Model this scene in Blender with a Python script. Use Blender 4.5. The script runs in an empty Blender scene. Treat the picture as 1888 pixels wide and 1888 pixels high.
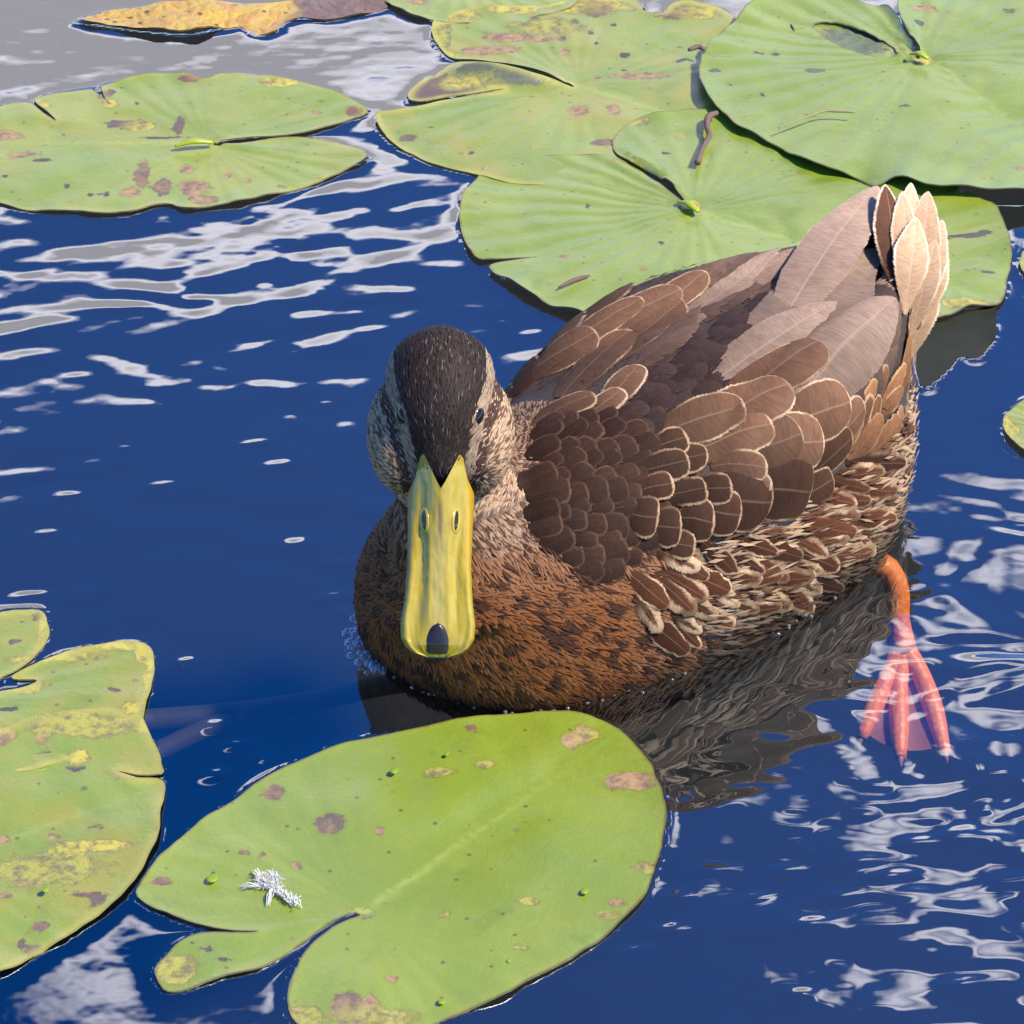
import bpy, math, random
import numpy as np
from mathutils import Vector, Matrix, noise as mnoise
from mathutils.bvhtree import BVHTree
from mathutils.geometry import delaunay_2d_cdt

SC = bpy.context.scene
COL = SC.collection
random.seed(7)
RNG = np.random.RandomState(11)
R = math.radians

# ------------------------------------------------------------------ camera
PITCH, FOV, DIST = R(34.0), R(18.0), 1.25
CAM = Vector((0, -DIST * math.cos(PITCH), DIST * math.sin(PITCH)))
cam = bpy.data.cameras.new('camera')
cam.angle = FOV
cam.clip_start, cam.clip_end = 0.02, 400
cam_o = bpy.data.objects.new('camera', cam)
cam_o.location = CAM
cam_o.rotation_euler = (math.pi / 2 - PITCH, 0, 0)
COL.objects.link(cam_o)
SC.camera = cam_o

# ------------------------------------------------------------------ sun and sky
SUN_DIR = Vector((0.58, -0.20, 0.79)).normalized()          # towards the sun
sun = bpy.data.lights.new('sun', 'SUN')
sun.energy, sun.angle, sun.color = 3.8, R(5.0), (1.0, 0.90, 0.73)
sun_o = bpy.data.objects.new('sun', sun)
sun_o.rotation_euler = SUN_DIR.to_track_quat('Z', 'Y').to_euler()
sun_o.location = (2, 1, 3)
COL.objects.link(sun_o)

W = bpy.data.worlds.new('World')
SC.world = W
W.use_nodes = True
wn, wl = W.node_tree.nodes, W.node_tree.links
wn.clear()


def wnode(t, **kw):
    n = wn.new(t)
    for k, v in kw.items():
        setattr(n, k, v)
    return n


def wmath(op, a, b=None, clamp=False):
    n = wnode('ShaderNodeMath', operation=op)
    n.use_clamp = clamp
    for i, v in enumerate((a, b)):
        if v is None:
            continue
        if isinstance(v, (int, float)):
            n.inputs[i].default_value = v
        else:
            wl.new(v, n.inputs[i])
    return n.outputs[0]


def build_world():
    out = wnode('ShaderNodeOutputWorld')
    bg = wnode('ShaderNodeBackground')
    bg.inputs['Strength'].default_value = 0.15
    sky = wnode('ShaderNodeTexSky')
    sky.sky_type = 'NISHITA'
    sky.sun_disc = False
    sky.sun_elevation = math.asin(SUN_DIR.z)
    sky.sun_rotation = math.atan2(SUN_DIR.x, SUN_DIR.y)
    sky.air_density, sky.dust_density, sky.ozone_density = 0.8, 0.2, 4.0
    hs = wnode('ShaderNodeHueSaturation')
    hs.inputs['Saturation'].default_value = 1.38
    hs.inputs['Hue'].default_value = 0.512
    wl.new(sky.outputs[0], hs.inputs['Color'])
    tc = wnode('ShaderNodeTexCoord')
    sep = wnode('ShaderNodeSeparateXYZ')
    wl.new(tc.outputs['Generated'], sep.inputs[0])
    zz = wmath('ADD', wmath('MAXIMUM', sep.outputs[2], 0.0), 0.15)
    px, py = wmath('DIVIDE', sep.outputs[0], zz), wmath('DIVIDE', sep.outputs[1], zz)
    cmb = wnode('ShaderNodeCombineXYZ')
    wl.new(px, cmb.inputs[0]); wl.new(py, cmb.inputs[1])

    def nz(scale, detail, rough, loc, dist=0.0):
        mp = wnode('ShaderNodeMapping')
        mp.inputs['Location'].default_value = loc
        wl.new(cmb.outputs[0], mp.inputs[0])
        n = wnode('ShaderNodeTexNoise')
        n.inputs['Scale'].default_value = scale
        n.inputs['Detail'].default_value = detail
        n.inputs['Roughness'].default_value = rough
        n.inputs['Distortion'].default_value = dist
        wl.new(mp.outputs[0], n.inputs['Vector'])
        return n.outputs['Fac']

    n1 = nz(2.1, 7, 0.52, (CLOUD_OFF[0], CLOUD_OFF[1], 0.3), 0.25)
    # cumulus fields standing in the sky the pond mirrors: (x, y, radius x, radius y, weight) on the cloud plane
    acc = None
    for (cx, cy, rx, ry, wt) in CLOUD_BLOBS:
        dx = wmath('MULTIPLY', wmath('SUBTRACT', px, cx), 1.0 / rx)
        dy = wmath('MULTIPLY', wmath('SUBTRACT', py, cy), 1.0 / ry)
        d2 = wmath('ADD', wmath('MULTIPLY', dx, dx), wmath('MULTIPLY', dy, dy))
        g = wmath('MULTIPLY', wmath('EXPONENT', wmath('MULTIPLY', d2, -1.0)), wt)
        acc = g if acc is None else wmath('ADD', acc, g)
    tot = wmath('ADD', n1, acc)
    mr = wnode('ShaderNodeMapRange', interpolation_type='SMOOTHSTEP')
    mr.inputs['From Min'].default_value = 0.60
    mr.inputs['From Max'].default_value = 0.80
    wl.new(tot, mr.inputs['Value'])
    # cloud brightness: lit edges, greyer cores
    core = wnode('ShaderNodeMapRange')
    core.inputs['From Min'].default_value = 0.72
    core.inputs['From Max'].default_value = 0.98
    core.inputs['To Min'].default_value = 1.0
    core.inputs['To Max'].default_value = 0.36
    wl.new(tot, core.inputs['Value'])
    cc = wnode('ShaderNodeMix', data_type='RGBA', blend_type='MULTIPLY')
    cc.inputs['Factor'].default_value = 1.0
    cc.inputs['A'].default_value = (13.4, 11.6, 11.6, 1)
    wl.new(core.outputs[0], cc.inputs['B'])
    mix = wnode('ShaderNodeMix', data_type='RGBA')
    wl.new(mr.outputs[0], mix.inputs['Factor'])
    wl.new(hs.outputs[0], mix.inputs['A'])
    wl.new(cc.outputs['Result'], mix.inputs['B'])
    wl.new(mix.outputs['Result'], bg.inputs['Color'])
    wl.new(bg.outputs[0], out.inputs['Surface'])


CLOUD_OFF = (3.7, 1.9)
CLOUD_BLOBS = [(-0.30, 1.54, 0.20, 0.10, 0.26), (-0.26, 1.80, 0.28, 0.36, 0.60), (0.05, 1.95, 0.34, 0.40, 0.52), (0.45, 1.70, 0.22, 0.35, 0.28),
               (0.17, 1.07, 0.11, 0.10, 0.34), (0.17, 0.93, 0.10, 0.04, 0.28), (-0.13, 0.90, 0.10, 0.04, 0.36),
               (0.02, 1.10, 0.10, 0.16, -0.3), (-0.2, 1.12, 0.20, 0.18, -0.3), (0.10, 0.84, 0.12, 0.08, -0.1)]
build_world()

SC.view_settings.view_transform = 'Standard'
SC.view_settings.look = 'None'
SC.view_settings.gamma = 1
SC.view_settings.exposure = 0.80
SC.render.engine = 'CYCLES'
SC.cycles.max_bounces = 8
SC.cycles.transparent_max_bounces = 12
SC.cycles.caustics_reflective = False
SC.cycles.caustics_refractive = False
SC.cycles.sample_clamp_indirect = 6

# ------------------------------------------------------------------ helpers
FPX = 944.0 / math.tan(FOV / 2)
FWD = Vector((0, math.cos(PITCH), -math.sin(PITCH)))
UPV = Vector((0, math.sin(PITCH), math.cos(PITCH)))


def ray(x, y):
    d = FWD + Vector((1, 0, 0)) * ((x - 944) / FPX) - UPV * ((y - 944) / FPX)
    return d.normalized()


def G(x, y, z=0.0):
    """point at height z seen in direction (x, y)"""
    d = ray(x, y)
    return CAM + d * ((z - CAM.z) / d.z)


def proj(p):
    d = Vector(p) - CAM
    w = d.dot(FWD)
    return 944 + FPX * d.x / w, 944 - FPX * d.dot(UPV) / w


def tag(o, label=None, cat=None, group=None, kind=None):
    for k, v in (('label', label), ('category', cat), ('group', group), ('kind', kind)):
        if v:
            o[k] = v
    return o


def empty(name, loc):
    o = bpy.data.objects.new(name, None)
    o.location = loc
    o.empty_display_size = 0.02
    COL.objects.link(o)
    return o


def mesh_obj(name, verts, faces, mat, parent=None, origin=None, smooth=True, attrs=None):
    """verts in world space; attrs: {name: (type, flat array)} on points"""
    v = np.asarray(verts, dtype=np.float64)
    off = np.zeros(3)
    if parent is not None:
        p = parent
        while p is not None:
            off = off + np.array(p.location)
            p = p.parent
    org = np.array(origin) if origin is not None else off
    me = bpy.data.meshes.new(name)
    me.from_pydata((v - org).tolist(), [], faces if isinstance(faces, list) else faces.tolist())
    if smooth:
        me.polygons.foreach_set('use_smooth', [True] * len(me.polygons))
    for k, (t, a) in (attrs or {}).items():
        at = me.attributes.new(k, t, 'POINT')
        at.data.foreach_set('color' if 'COLOR' in t else ('vector' if t == 'FLOAT_VECTOR' else 'value'),
                            np.asarray(a, dtype=np.float32).ravel())
    me.update()
    if mat is not None:
        me.materials.append(mat)
    o = bpy.data.objects.new(name, me)
    o.location = org - off if parent is not None else org
    o.parent = parent
    COL.objects.link(o)
    return o


def _hash(ix, iy, seed):
    h = (ix.astype(np.int64) * 374761393 + iy.astype(np.int64) * 668265263 + seed * 1442695041) & 0xffffffff
    h = ((h ^ (h >> 13)) * 1274126177) & 0xffffffff
    h = h ^ (h >> 16)
    return (h & 0xffff) / 65535.0


def vnoise(x, y, seed=0):
    """smooth value noise in -1..1"""
    x = np.asarray(x, float); y = np.asarray(y, float)
    ix, iy = np.floor(x), np.floor(y)
    fx, fy = x - ix, y - iy
    fx = fx * fx * fx * (fx * (fx * 6 - 15) + 10); fy = fy * fy * fy * (fy * (fy * 6 - 15) + 10)
    a = _hash(ix, iy, seed); b = _hash(ix + 1, iy, seed); c = _hash(ix, iy + 1, seed); d = _hash(ix + 1, iy + 1, seed)
    return 2 * (a * (1 - fx) * (1 - fy) + b * fx * (1 - fy) + c * (1 - fx) * fy + d * fx * fy) - 1


def fbm(x, y, seed=0, oct=3):
    s, a = 0, 1.0
    for i in range(oct):
        s = s + a * vnoise(x * 2 ** i, y * 2 ** i, seed + i * 17)
        a *= 0.5
    return s


def spline(pts, step, closed=True):
    """Catmull-Rom through pts, sampled at about step"""
    P = np.asarray(pts, float)
    n = len(P)
    out = []
    for i in range(n if closed else n - 1):
        p0 = P[(i - 1) % n] if closed or i > 0 else 2 * P[0] - P[1]
        p1, p2 = P[i], P[(i + 1) % n]
        p3 = P[(i + 2) % n] if closed or i < n - 2 else 2 * P[-1] - P[-2]
        L = np.linalg.norm(p2 - p1)
        k = max(1, int(round(L / step)))
        for j in range(k):
            t = j / k
            out.append(0.5 * ((2 * p1) + (-p0 + p2) * t + (2 * p0 - 5 * p1 + 4 * p2 - p3) * t * t
                              + (-p0 + 3 * p1 - 3 * p2 + p3) * t ** 3))
    if not closed:
        out.append(P[-1])
    return np.array(out)


def seg_dist(Q, poly):
    """distance of points Q (n,2) to closed polyline poly (m,2)"""
    A = poly; B = np.roll(poly, -1, 0)
    D = B - A
    L2 = (D ** 2).sum(1) + 1e-18
    best = np.full(len(Q), 1e9)
    for s in range(0, len(Q), 20000):
        q = Q[s:s + 20000]
        t = ((q[:, None, :] - A[None]) * D[None]).sum(2) / L2
        t = np.clip(t, 0, 1)
        d = ((q[:, None, :] - A[None] - t[..., None] * D[None]) ** 2).sum(2)
        best[s:s + 20000] = np.sqrt(d.min(1))
    return best


def inside(Q, poly):
    A = poly; B = np.roll(poly, -1, 0)
    r = np.zeros(len(Q), bool)
    for (x1, y1), (x2, y2) in zip(A, B):
        c = ((y1 > Q[:, 1]) != (y2 > Q[:, 1]))
        if y1 == y2:
            continue
        r ^= c & (Q[:, 0] < (x2 - x1) * (Q[:, 1] - y1) / (y2 - y1) + x1)
    return r


# node material helper
class NM:
    def __init__(self, name):
        self.m = bpy.data.materials.new(name)
        self.m.use_nodes = True
        self.t = self.m.node_tree
        self.t.nodes.clear()
        self.out = self.n('ShaderNodeOutputMaterial')

    def n(self, t, ins=None, **kw):
        nd = self.t.nodes.new(t)
        for k, v in kw.items():
            setattr(nd, k, v)
        for k, v in (ins or {}).items():
            self.set(nd.inputs[k], v)
        return nd

    def set(self, sock, v):
        if isinstance(v, bpy.types.NodeSocket):
            self.t.links.new(v, sock)
        elif isinstance(v, bpy.types.Node):
            self.t.links.new(v.outputs[0], sock)
        else:
            sock.default_value = v if not (isinstance(v, tuple) and len(v) == 3 and sock.type == 'RGBA') else v + (1,)

    def math(self, op, a, b=0.0, c=None, clamp=False):
        nd = self.n('ShaderNodeMath', operation=op)
        nd.use_clamp = clamp
        self.set(nd.inputs[0], a); self.set(nd.inputs[1], b)
        if c is not None:
            self.set(nd.inputs[2], c)
        return nd.outputs[0]

    def mix(self, f, a, b, mode='MIX'):
        nd = self.n('ShaderNodeMix', data_type='RGBA', blend_type=mode)
        self.set(nd.inputs['Factor'], f)
        self.set(nd.inputs['A'], a); self.set(nd.inputs['B'], b)
        return nd.outputs['Result']

    def ramp(self, v, lo, hi, a=0.0, b=1.0, smooth=True):
        nd = self.n('ShaderNodeMapRange', interpolation_type='SMOOTHSTEP' if smooth else 'LINEAR')
        self.set(nd.inputs['Value'], v)
        for k, x in (('From Min', lo), ('From Max', hi), ('To Min', a), ('To Max', b)):
            self.set(nd.inputs[k], x)
        return nd.outputs[0]

    def attr(self, name, out='Fac'):
        nd = self.n('ShaderNodeAttribute', attribute_name=name)
        return nd.outputs[out]

    def noise(self, scale, detail=3, rough=0.5, vec=None, dist=0.0):
        nd = self.n('ShaderNodeTexNoise', {'Scale': scale, 'Detail': detail, 'Roughness': rough, 'Distortion': dist})
        if vec is not None:
            self.set(nd.inputs['Vector'], vec)
        return nd.outputs['Fac']

    def objco(self):
        return self.n('ShaderNodeTexCoord').outputs['Object']

    def bump(self, h, strength=0.3, dist=0.001, normal=None):
        nd = self.n('ShaderNodeBump', {'Strength': strength, 'Distance': dist, 'Height': h})
        if normal is not None:
            self.set(nd.inputs['Normal'], normal)
        return nd.outputs[0]

    def pbsdf(self, **ins):
        nd = self.n('ShaderNodeBsdfPrincipled')
        for k, v in ins.items():
            self.set(nd.inputs[k.replace('_', ' ')], v)
        self.t.links.new(nd.outputs[0], self.out.inputs[0])
        return nd

# ------------------------------------------------------------------ pond: pads (outlines first, the water needs them)
# outline points are given as seen and laid down on the water plane at their own height
PADS = [
 dict(key='front', z=0.0008, c=(668, 1682), tip=(1150, 1345), yellow=0.10,
  label='large green lily pad with white fluff on it, right in front of the duck',
  pts=[(662,1686),(640,1693),(605,1714),(572,1745),(543,1790),(529,1830),(535,1870),(560,1900),(620,1922),(700,1920),(780,1895),(850,1868),
   (920,1840),(980,1808),(1050,1770),(1110,1730),(1160,1685),(1195,1640),(1215,1580),(1225,1520),(1222,1470),(1205,1420),(1180,1380),
   (1150,1348),(1110,1325),(1060,1313),(1000,1315),(900,1325),(800,1338),(720,1352),(640,1370),(560,1400),(480,1440),(420,1480),
   (360,1520),(310,1562),(270,1612),(250,1645),(262,1662),(300,1682),(350,1700),(392,1711),(440,1717),(476,1720),(440,1721),(395,1719),(365,1724),(340,1735),
   (325,1745),(300,1770),(284,1790),(290,1812),(310,1828),(360,1820),(420,1800),(480,1784),(540,1753),(590,1716),(630,1692),(655,1683)],
  spots=[(1165,1440,45,16,'pink'),(1200,1447,14,9,'rust'),(1075,1355,16,14,'tan'),(1050,1365,14,14,'tan'),(1090,1355,20,9,'yel'),(608,1523,26,18,'brown'),(608,1525,9,7,'tan'),
   (505,1465,20,13,'pinkb'),(700,1535,9,7,'tan'),(1180,1597,16,6,'tan'),(1196,1608,14,9,'yel'),(1140,1668,16,7,'tan'),(1120,1690,22,10,'yel'),
   (722,1807,11,8,'tan'),(640,1860,32,26,'brown'),(636,1858,14,14,'tan'),(682,1852,14,18,'tan'),(560,1880,40,24,'yel'),(700,1880,60,20,'yel'),
   (870,1350,10,9,'rust'),(375,1755,14,5,'dark'),(412,1773,14,4,'dark'),(370,1782,8,4,'brown'),(440,1745,8,3,'dark'),(350,1790,7,5,'dark'),
   (330,1790,40,26,'yel'),(295,1625,20,7,'pinkb'),(545,1595,8,10,'tan'),(975,1665,20,8,'yel'),(820,1685,14,5,'yel'),(960,1750,16,5,'yel'),
   (810,1425,30,9,'yel'),(895,1412,18,8,'yel'),(668,1680,24,9,'bright'),(480,1578,7,4,'tan'),(450,1575,9,5,'pinkb')]),
 dict(key='left_top', z=0.0011, c=(385, 263), tip=(-90, 262), yellow=0.4,
  label='lily pad with torn slits and pink blotches at the upper left edge',
  pts=[(395,264),(455,256),(540,248),(600,235),(650,218),(678,205),(660,190),(600,165),(540,150),(480,141),(408,139),(388,147),(362,146),(350,140),(320,137),
   (260,142),(200,155),(186,160),(190,175),(205,194),(196,186),(180,172),(170,163),(150,164),(100,171),(66,180),(62,188),(80,202),(104,224),(76,208),(50,190),
   (0,195),(-40,205),(-85,240),(-92,290),(-60,340),(0,374),(60,388),(130,391),(200,394),(255,389),(285,378),(315,376),(345,386),(410,378),(480,365),
   (550,348),(620,322),(665,300),(676,289),(660,276),(600,259),(540,254),(460,262),(405,268)],
  spots=[(262,322,14,24,'pinkb'),(300,345,16,14,'brown'),(300,345,10,9,'pink'),(345,312,14,9,'pink'),(360,345,30,12,'tan'),(345,348,12,10,'pinkb'),(420,322,8,6,'pink'),(455,333,9,5,'tan'),
   (372,370,26,10,'tan'),(240,358,16,9,'tan'),(518,345,8,4,'tan'),(255,193,6,4,'dark'),(348,147,20,6,'rust'),(515,155,34,8,'yelb'),(80,195,14,9,'yelb'),(195,175,14,10,'brown'),
   (230,228,38,8,'brown'),(262,232,26,9,'yelb'),(330,232,9,16,'brown'),(205,190,14,8,'yelb'),(75,297,22,3,'dark'),(12,327,10,3,'dark'),(195,362,7,5,'dark'),(120,247,5,3,'dark'),
   (168,363,6,3,'dark'),(655,205,16,8,'rust'),(585,207,12,5,'tan'),(40,285,30,6,'tan'),(10,250,30,9,'tan'),(122,345,5,3,'dark'),(300,253,40,2,'dark')]),
 dict(key='mid_top', z=0.0016, c=(1066, 156), tip=(1330, 235), yellow=0.75,
  label='yellowing lily pad with a folded brown rotting lobe, in the top middle',
  pts=[(695,212),(700,232),(725,262),(760,283),(800,300),(850,312),(890,325),(960,340),(1040,340),(1130,330),(1230,310),(1320,280),(1380,230),(1400,160),(1395,90),
   (1370,48),(1335,20),(1300,10),(1262,4),(1235,12),(1225,26),(1190,24),(1180,6),(1150,-2),(1090,-3),(1040,3),(1000,12),(940,14),(900,12),(850,20),(805,36),(797,50),(802,72),(815,92),(836,106),
   (880,112),(960,128),(1020,146),(1058,157),(1000,151),(920,136),(860,118),(832,118),(800,137),(775,152),(752,178),(770,186),(820,180),(900,170),(930,167),(880,176),(800,190),(730,205)],
  spots=[(775,172,30,16,'rot'),(812,152,22,18,'rot'),(850,172,50,8,'rot'),(835,150,14,12,'yelb'),(880,135,40,10,'olive'),(960,148,60,12,'olive'),(860,155,40,9,'yelb'),  # olive along the fold paints in its darker, differently lit strip
   (940,70,40,8,'tan'),(1000,74,36,5,'tan'),(900,92,50,8,'tan'),(1130,203,12,10,'tan'),(1065,203,18,10,'tan'),(1040,97,10,6,'tan'),(1150,102,9,5,'dark'),(1105,141,5,4,'dark'),(1150,130,7,3,'dark'),
   (1080,12,80,12,'yelb'),(1100,20,26,12,'rot'),(1240,20,44,14,'rot'),(1290,22,36,12,'yelb'),(950,20,50,8,'yelb'),(840,30,40,10,'yelb'),(1010,50,60,14,'yel'),(1060,40,8,5,'dark'),(985,35,7,4,'dark'),(1020,55,6,4,'dark'),(1090,60,6,4,'dark'),
   (970,45,6,4,'dark'),(1130,45,5,4,'dark'),(1100,80,6,3,'dark'),(1040,72,5,3,'dark'),(750,253,16,6,'brown'),(790,235,7,3,'dark'),(870,282,7,3,'dark'),(1120,262,26,6,'pinkb'),(1180,140,60,6,'tan'),(812,60,18,30,'yel'),(820,100,20,9,'yelb')],
  fold=((1058,157),(820,122),0.005)),
 dict(key='behind_top', z=0.0012, c=(850, -60), tip=(980, -110), yellow=0.3,
  label='lily pad cut by the top picture edge, behind the yellowing pad',
  pts=[(690,-12),(715,8),(760,30),(800,40),(860,45),(950,40),(1040,20),(1075,-8),(1060,-60),(960,-100),(830,-110),(720,-70)], spots=[(770,5,20,6,'tan')]),
 dict(key='right_top', z=0.0066, c=(1697, 104), tip=(2000, 300), yellow=0.08,
  label='big smooth lily pad with an eaten patch near its stalk, in the top right corner',
  pts=[(1692,100),(1672,66),(1655,40),(1638,18),(1600,8),(1560,-5),(1480,-18),(1410,-6),(1340,48),(1302,90),(1288,130),(1295,160),(1308,188),(1330,206),(1355,225),(1380,240),
   (1430,264),(1480,294),(1520,309),(1580,320),(1615,335),(1650,330),(1690,345),(1735,353),(1800,357),(1860,361),(1930,355),(2010,330),(2085,280),(2120,200),(2100,100),(2010,20),(1900,-22),
   (1800,-35),(1710,-22),(1665,-2),(1652,16),(1660,40),(1680,72),(1698,98)],
  spots=[(1415,97,32,2,'dark'),(1695,42,9,5,'dark'),(1405,172,7,3,'dark'),(1320,130,12,3,'olive'),(1345,155,9,3,'olive'),(1500,130,20,4,'olive'),(1700,108,16,7,'yelb'),(1880,315,9,6,'tan'),(1700,15,26,5,'tan'),(1860,22,10,4,'olive'),(1670,195,12,3,'olive')],
  hole=[(1500,43),(1540,40),(1580,52),(1610,65),(1640,78),(1655,98),(1630,104),(1590,98),(1560,88),(1530,72)],
  wave=(0.0035, 60.0)),
 dict(key='middle', z=0.0030, c=(1280, 388), tip=(1870, 560), yellow=0.12,
  label='wide pale lily pad with a deep notch, partly behind the duck back and tail',
  pts=[(1272,384),(1240,347),(1200,320),(1165,300),(1140,284),(1130,265),(1135,245),(1160,225),(1182,214),(1230,209),(1284,203),(1400,205),(1560,240),(1700,300),(1790,362),
   (1838,385),(1853,420),(1862,450),(1862,490),(1852,540),(1832,560),(1790,566),(1760,580),(1720,592),(1600,625),(1480,640),(1340,640),(1220,620),(1130,595),(1090,582),(1040,570),(1012,564),
   (980,545),(940,520),(908,500),(905,486),(950,476),(990,470),(950,473),(900,474),(878,470),(857,440),(847,405),(850,370),(862,345),(885,312),(913,283),(960,280),(1020,284),(1080,285),(1130,294),(1188,326),(1236,358),(1268,387)],
  spots=[(916,288,8,8,'yelb'),(1085,378,5,4,'dark'),(885,446,9,3,'olive'),(1040,474,12,4,'tan'),(1180,497,16,4,'yel'),(1220,450,6,3,'dark'),(1170,222,30,7,'yel'),(1780,435,36,4,'dark'),(1815,430,14,4,'dark'),(1820,500,20,2,'dark'),
   (1225,283,7,3,'dark'),(1280,380,12,8,'yelb'),(1780,560,50,12,'yelb'),(1150,300,20,6,'yel'),(905,372,10,4,'yel')],
  wave=(0.0018, 75.0), lobe=0.002),
 dict(key='left_low', z=0.0019, c=(-150, 1600), tip=(260, 1460), yellow=0.7,
  label='yellow-green lily pad with dark specks at the lower left edge of the picture',
  pts=[(-80,1362),(0,1345),(60,1325),(130,1312),(200,1305),(225,1312),(238,1322),(258,1318),(275,1345),(290,1380),(298,1412),(298,1424),(250,1425),(215,1420),(250,1432),(299,1437),(300,1480),(295,1530),(280,1570),(250,1622),(216,1660),
   (160,1702),(80,1750),(0,1792),(-80,1822),(-200,1832),(-320,1780),(-380,1680),(-370,1550),(-300,1450),(-180,1392)],
  spots=[(80,1393,14,8,'dark'),(144,1416,14,7,'dark'),(240,1425,36,10,'rot'),(235,1422,16,7,'yelb'),(145,1395,18,12,'yelb'),(172,1318,5,4,'dark'),(115,1322,5,4,'dark'),(203,1354,6,5,'dark'),(75,1365,14,12,'pink'),
   (40,1735,9,9,'rot'),(60,1750,20,9,'brown'),(165,1650,30,5,'rust'),(180,1660,14,9,'brown'),(285,1532,6,5,'dark'),(30,1315,22,9,'tan'),(10,1360,20,14,'tan'),(75,1706,14,8,'pinkb'),(180,1525,24,4,'rust'),(150,1340,90,20,'yel'),(90,1600,90,30,'yel'),
   (160,1560,70,12,'yelb'),(5,1545,12,8,'tan'),(10,1650,12,5,'tan'),(270,1340,16,16,'yel'),(40,1628,12,4,'tan'),(95,1540,10,4,'tan')]),
 dict(key='left_lobe', z=0.0008, c=(-70, 1290), tip=(-300, 1320), yellow=0.75,
  label='lily pad with bright yellow margins split by a brown slit, at the left picture edge',
  pts=[(-60,1284),(-20,1262),(0,1247),(32,1234),(68,1206),(88,1172),(88,1145),(78,1126),(40,1123),(0,1126),(-90,1140),(-190,1180),(-260,1250),(-270,1320),(-220,1390),(-110,1430),(20,1430),(140,1400),(230,1365),(262,1330),(272,1295),
   (281,1260),(288,1232),(285,1210),(275,1192),(252,1184),(210,1186),(160,1193),(110,1206),(62,1226),(20,1250),(50,1254),(68,1256),(40,1266),(0,1275),(-40,1286)],
  spots=[(15,1262,40,14,'rot'),(60,1258,20,5,'rot'),(40,1270,40,9,'yelb'),(270,1200,22,26,'yelb'),(278,1250,12,40,'yelb'),(225,1190,60,9,'yelb'),(82,1150,10,30,'yelb'),(72,1134,12,8,'rot'),(60,1215,40,8,'yelb'),
   (210,1274,9,4,'brown'),(27,1183,8,6,'brown'),(10,1310,20,4,'dark'),(130,1210,60,8,'yel'),(240,1310,20,14,'yelb')]),
 dict(key='under_hole', z=0.0044, c=(1640, 60), tip=(1480, 120), yellow=0.05,
  label='dull green leaf glimpsed through the eaten hole of the big corner pad',
  pts=[(1462,40),(1500,22),(1560,16),(1620,40),(1668,80),(1690,112),(1650,128),(1580,122),(1510,100),(1470,70)], spots=[(1612,72,20,9,'pinkb'),(1570,80,70,26,'grey')]),
 dict(key='sunk', z=0.0004, c=(1740, 640), tip=(1800, 660), yellow=0.0, dark=True,  # leaf at the water surface, its shade put into the colour
  label='dark drowned leaf at the rim of the wide pale pad, right of the duck tail',
  pts=[(1690,612),(1720,600),(1762,582),(1800,570),(1832,563),(1838,598),(1826,640),(1800,662),(1772,658),(1752,676),(1722,706),(1700,712),(1690,670)], spots=[(1770,630,400,400,'sunk')]),
 dict(key='right_edge', z=0.0015, c=(1975, 790), tip=(2080, 840), yellow=0.4,
  label='sliver of a lily pad at the right picture edge, level with the duck flank',
  pts=[(1849,782),(1860,760),(1888,736),(1960,718),(2050,745),(2085,800),(2050,850),(1980,862),(1920,848),(1888,834),(1862,812)], spots=[(1862,790,16,20,'yelb')]),
 dict(key='right_small', z=0.0015, c=(1975, 470), tip=(2060, 500), yellow=0.5,
  label='tip of a lily pad at the right picture edge, beside the pale wide pad',
  pts=[(1880,492),(1884,472),(1900,450),(1950,430),(2030,440),(2070,475),(2050,520),(1980,535),(1910,520)], spots=[]),
]
PATCH = {'sunk': (0.012, 0.016, 0.006), 'pink': (0.36, 0.20, 0.07), 'pinkb': (0.210, 0.115, 0.050), 'tan': (0.360, 0.216, 0.072), 'rust': (0.158, 0.050, 0.014), 'brown': (0.115, 0.072, 0.036), 'dark': (0.036, 0.032, 0.022),
         'yel': (0.34, 0.32, 0.016), 'yelb': (0.47, 0.40, 0.018), 'rot': (0.100, 0.048, 0.020), 'grey': (0.101, 0.158, 0.058), 'olive': (0.072, 0.108, 0.022), 'bright': (0.288, 0.396, 0.014)}


def _warp(M, oc):
    nz = M.n('ShaderNodeTexNoise', {'Scale': 110.0, 'Detail': 2.0, 'Vector': oc})
    sc = M.n('ShaderNodeVectorMath', operation='SCALE')
    M.t.links.new(nz.outputs['Color'], sc.inputs[0]); sc.inputs['Scale'].default_value = 0.006
    ad = M.n('ShaderNodeVectorMath', operation='ADD')
    M.t.links.new(oc, ad.inputs[0]); M.t.links.new(sc.outputs[0], ad.inputs[1])
    return ad.outputs[0]


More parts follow.
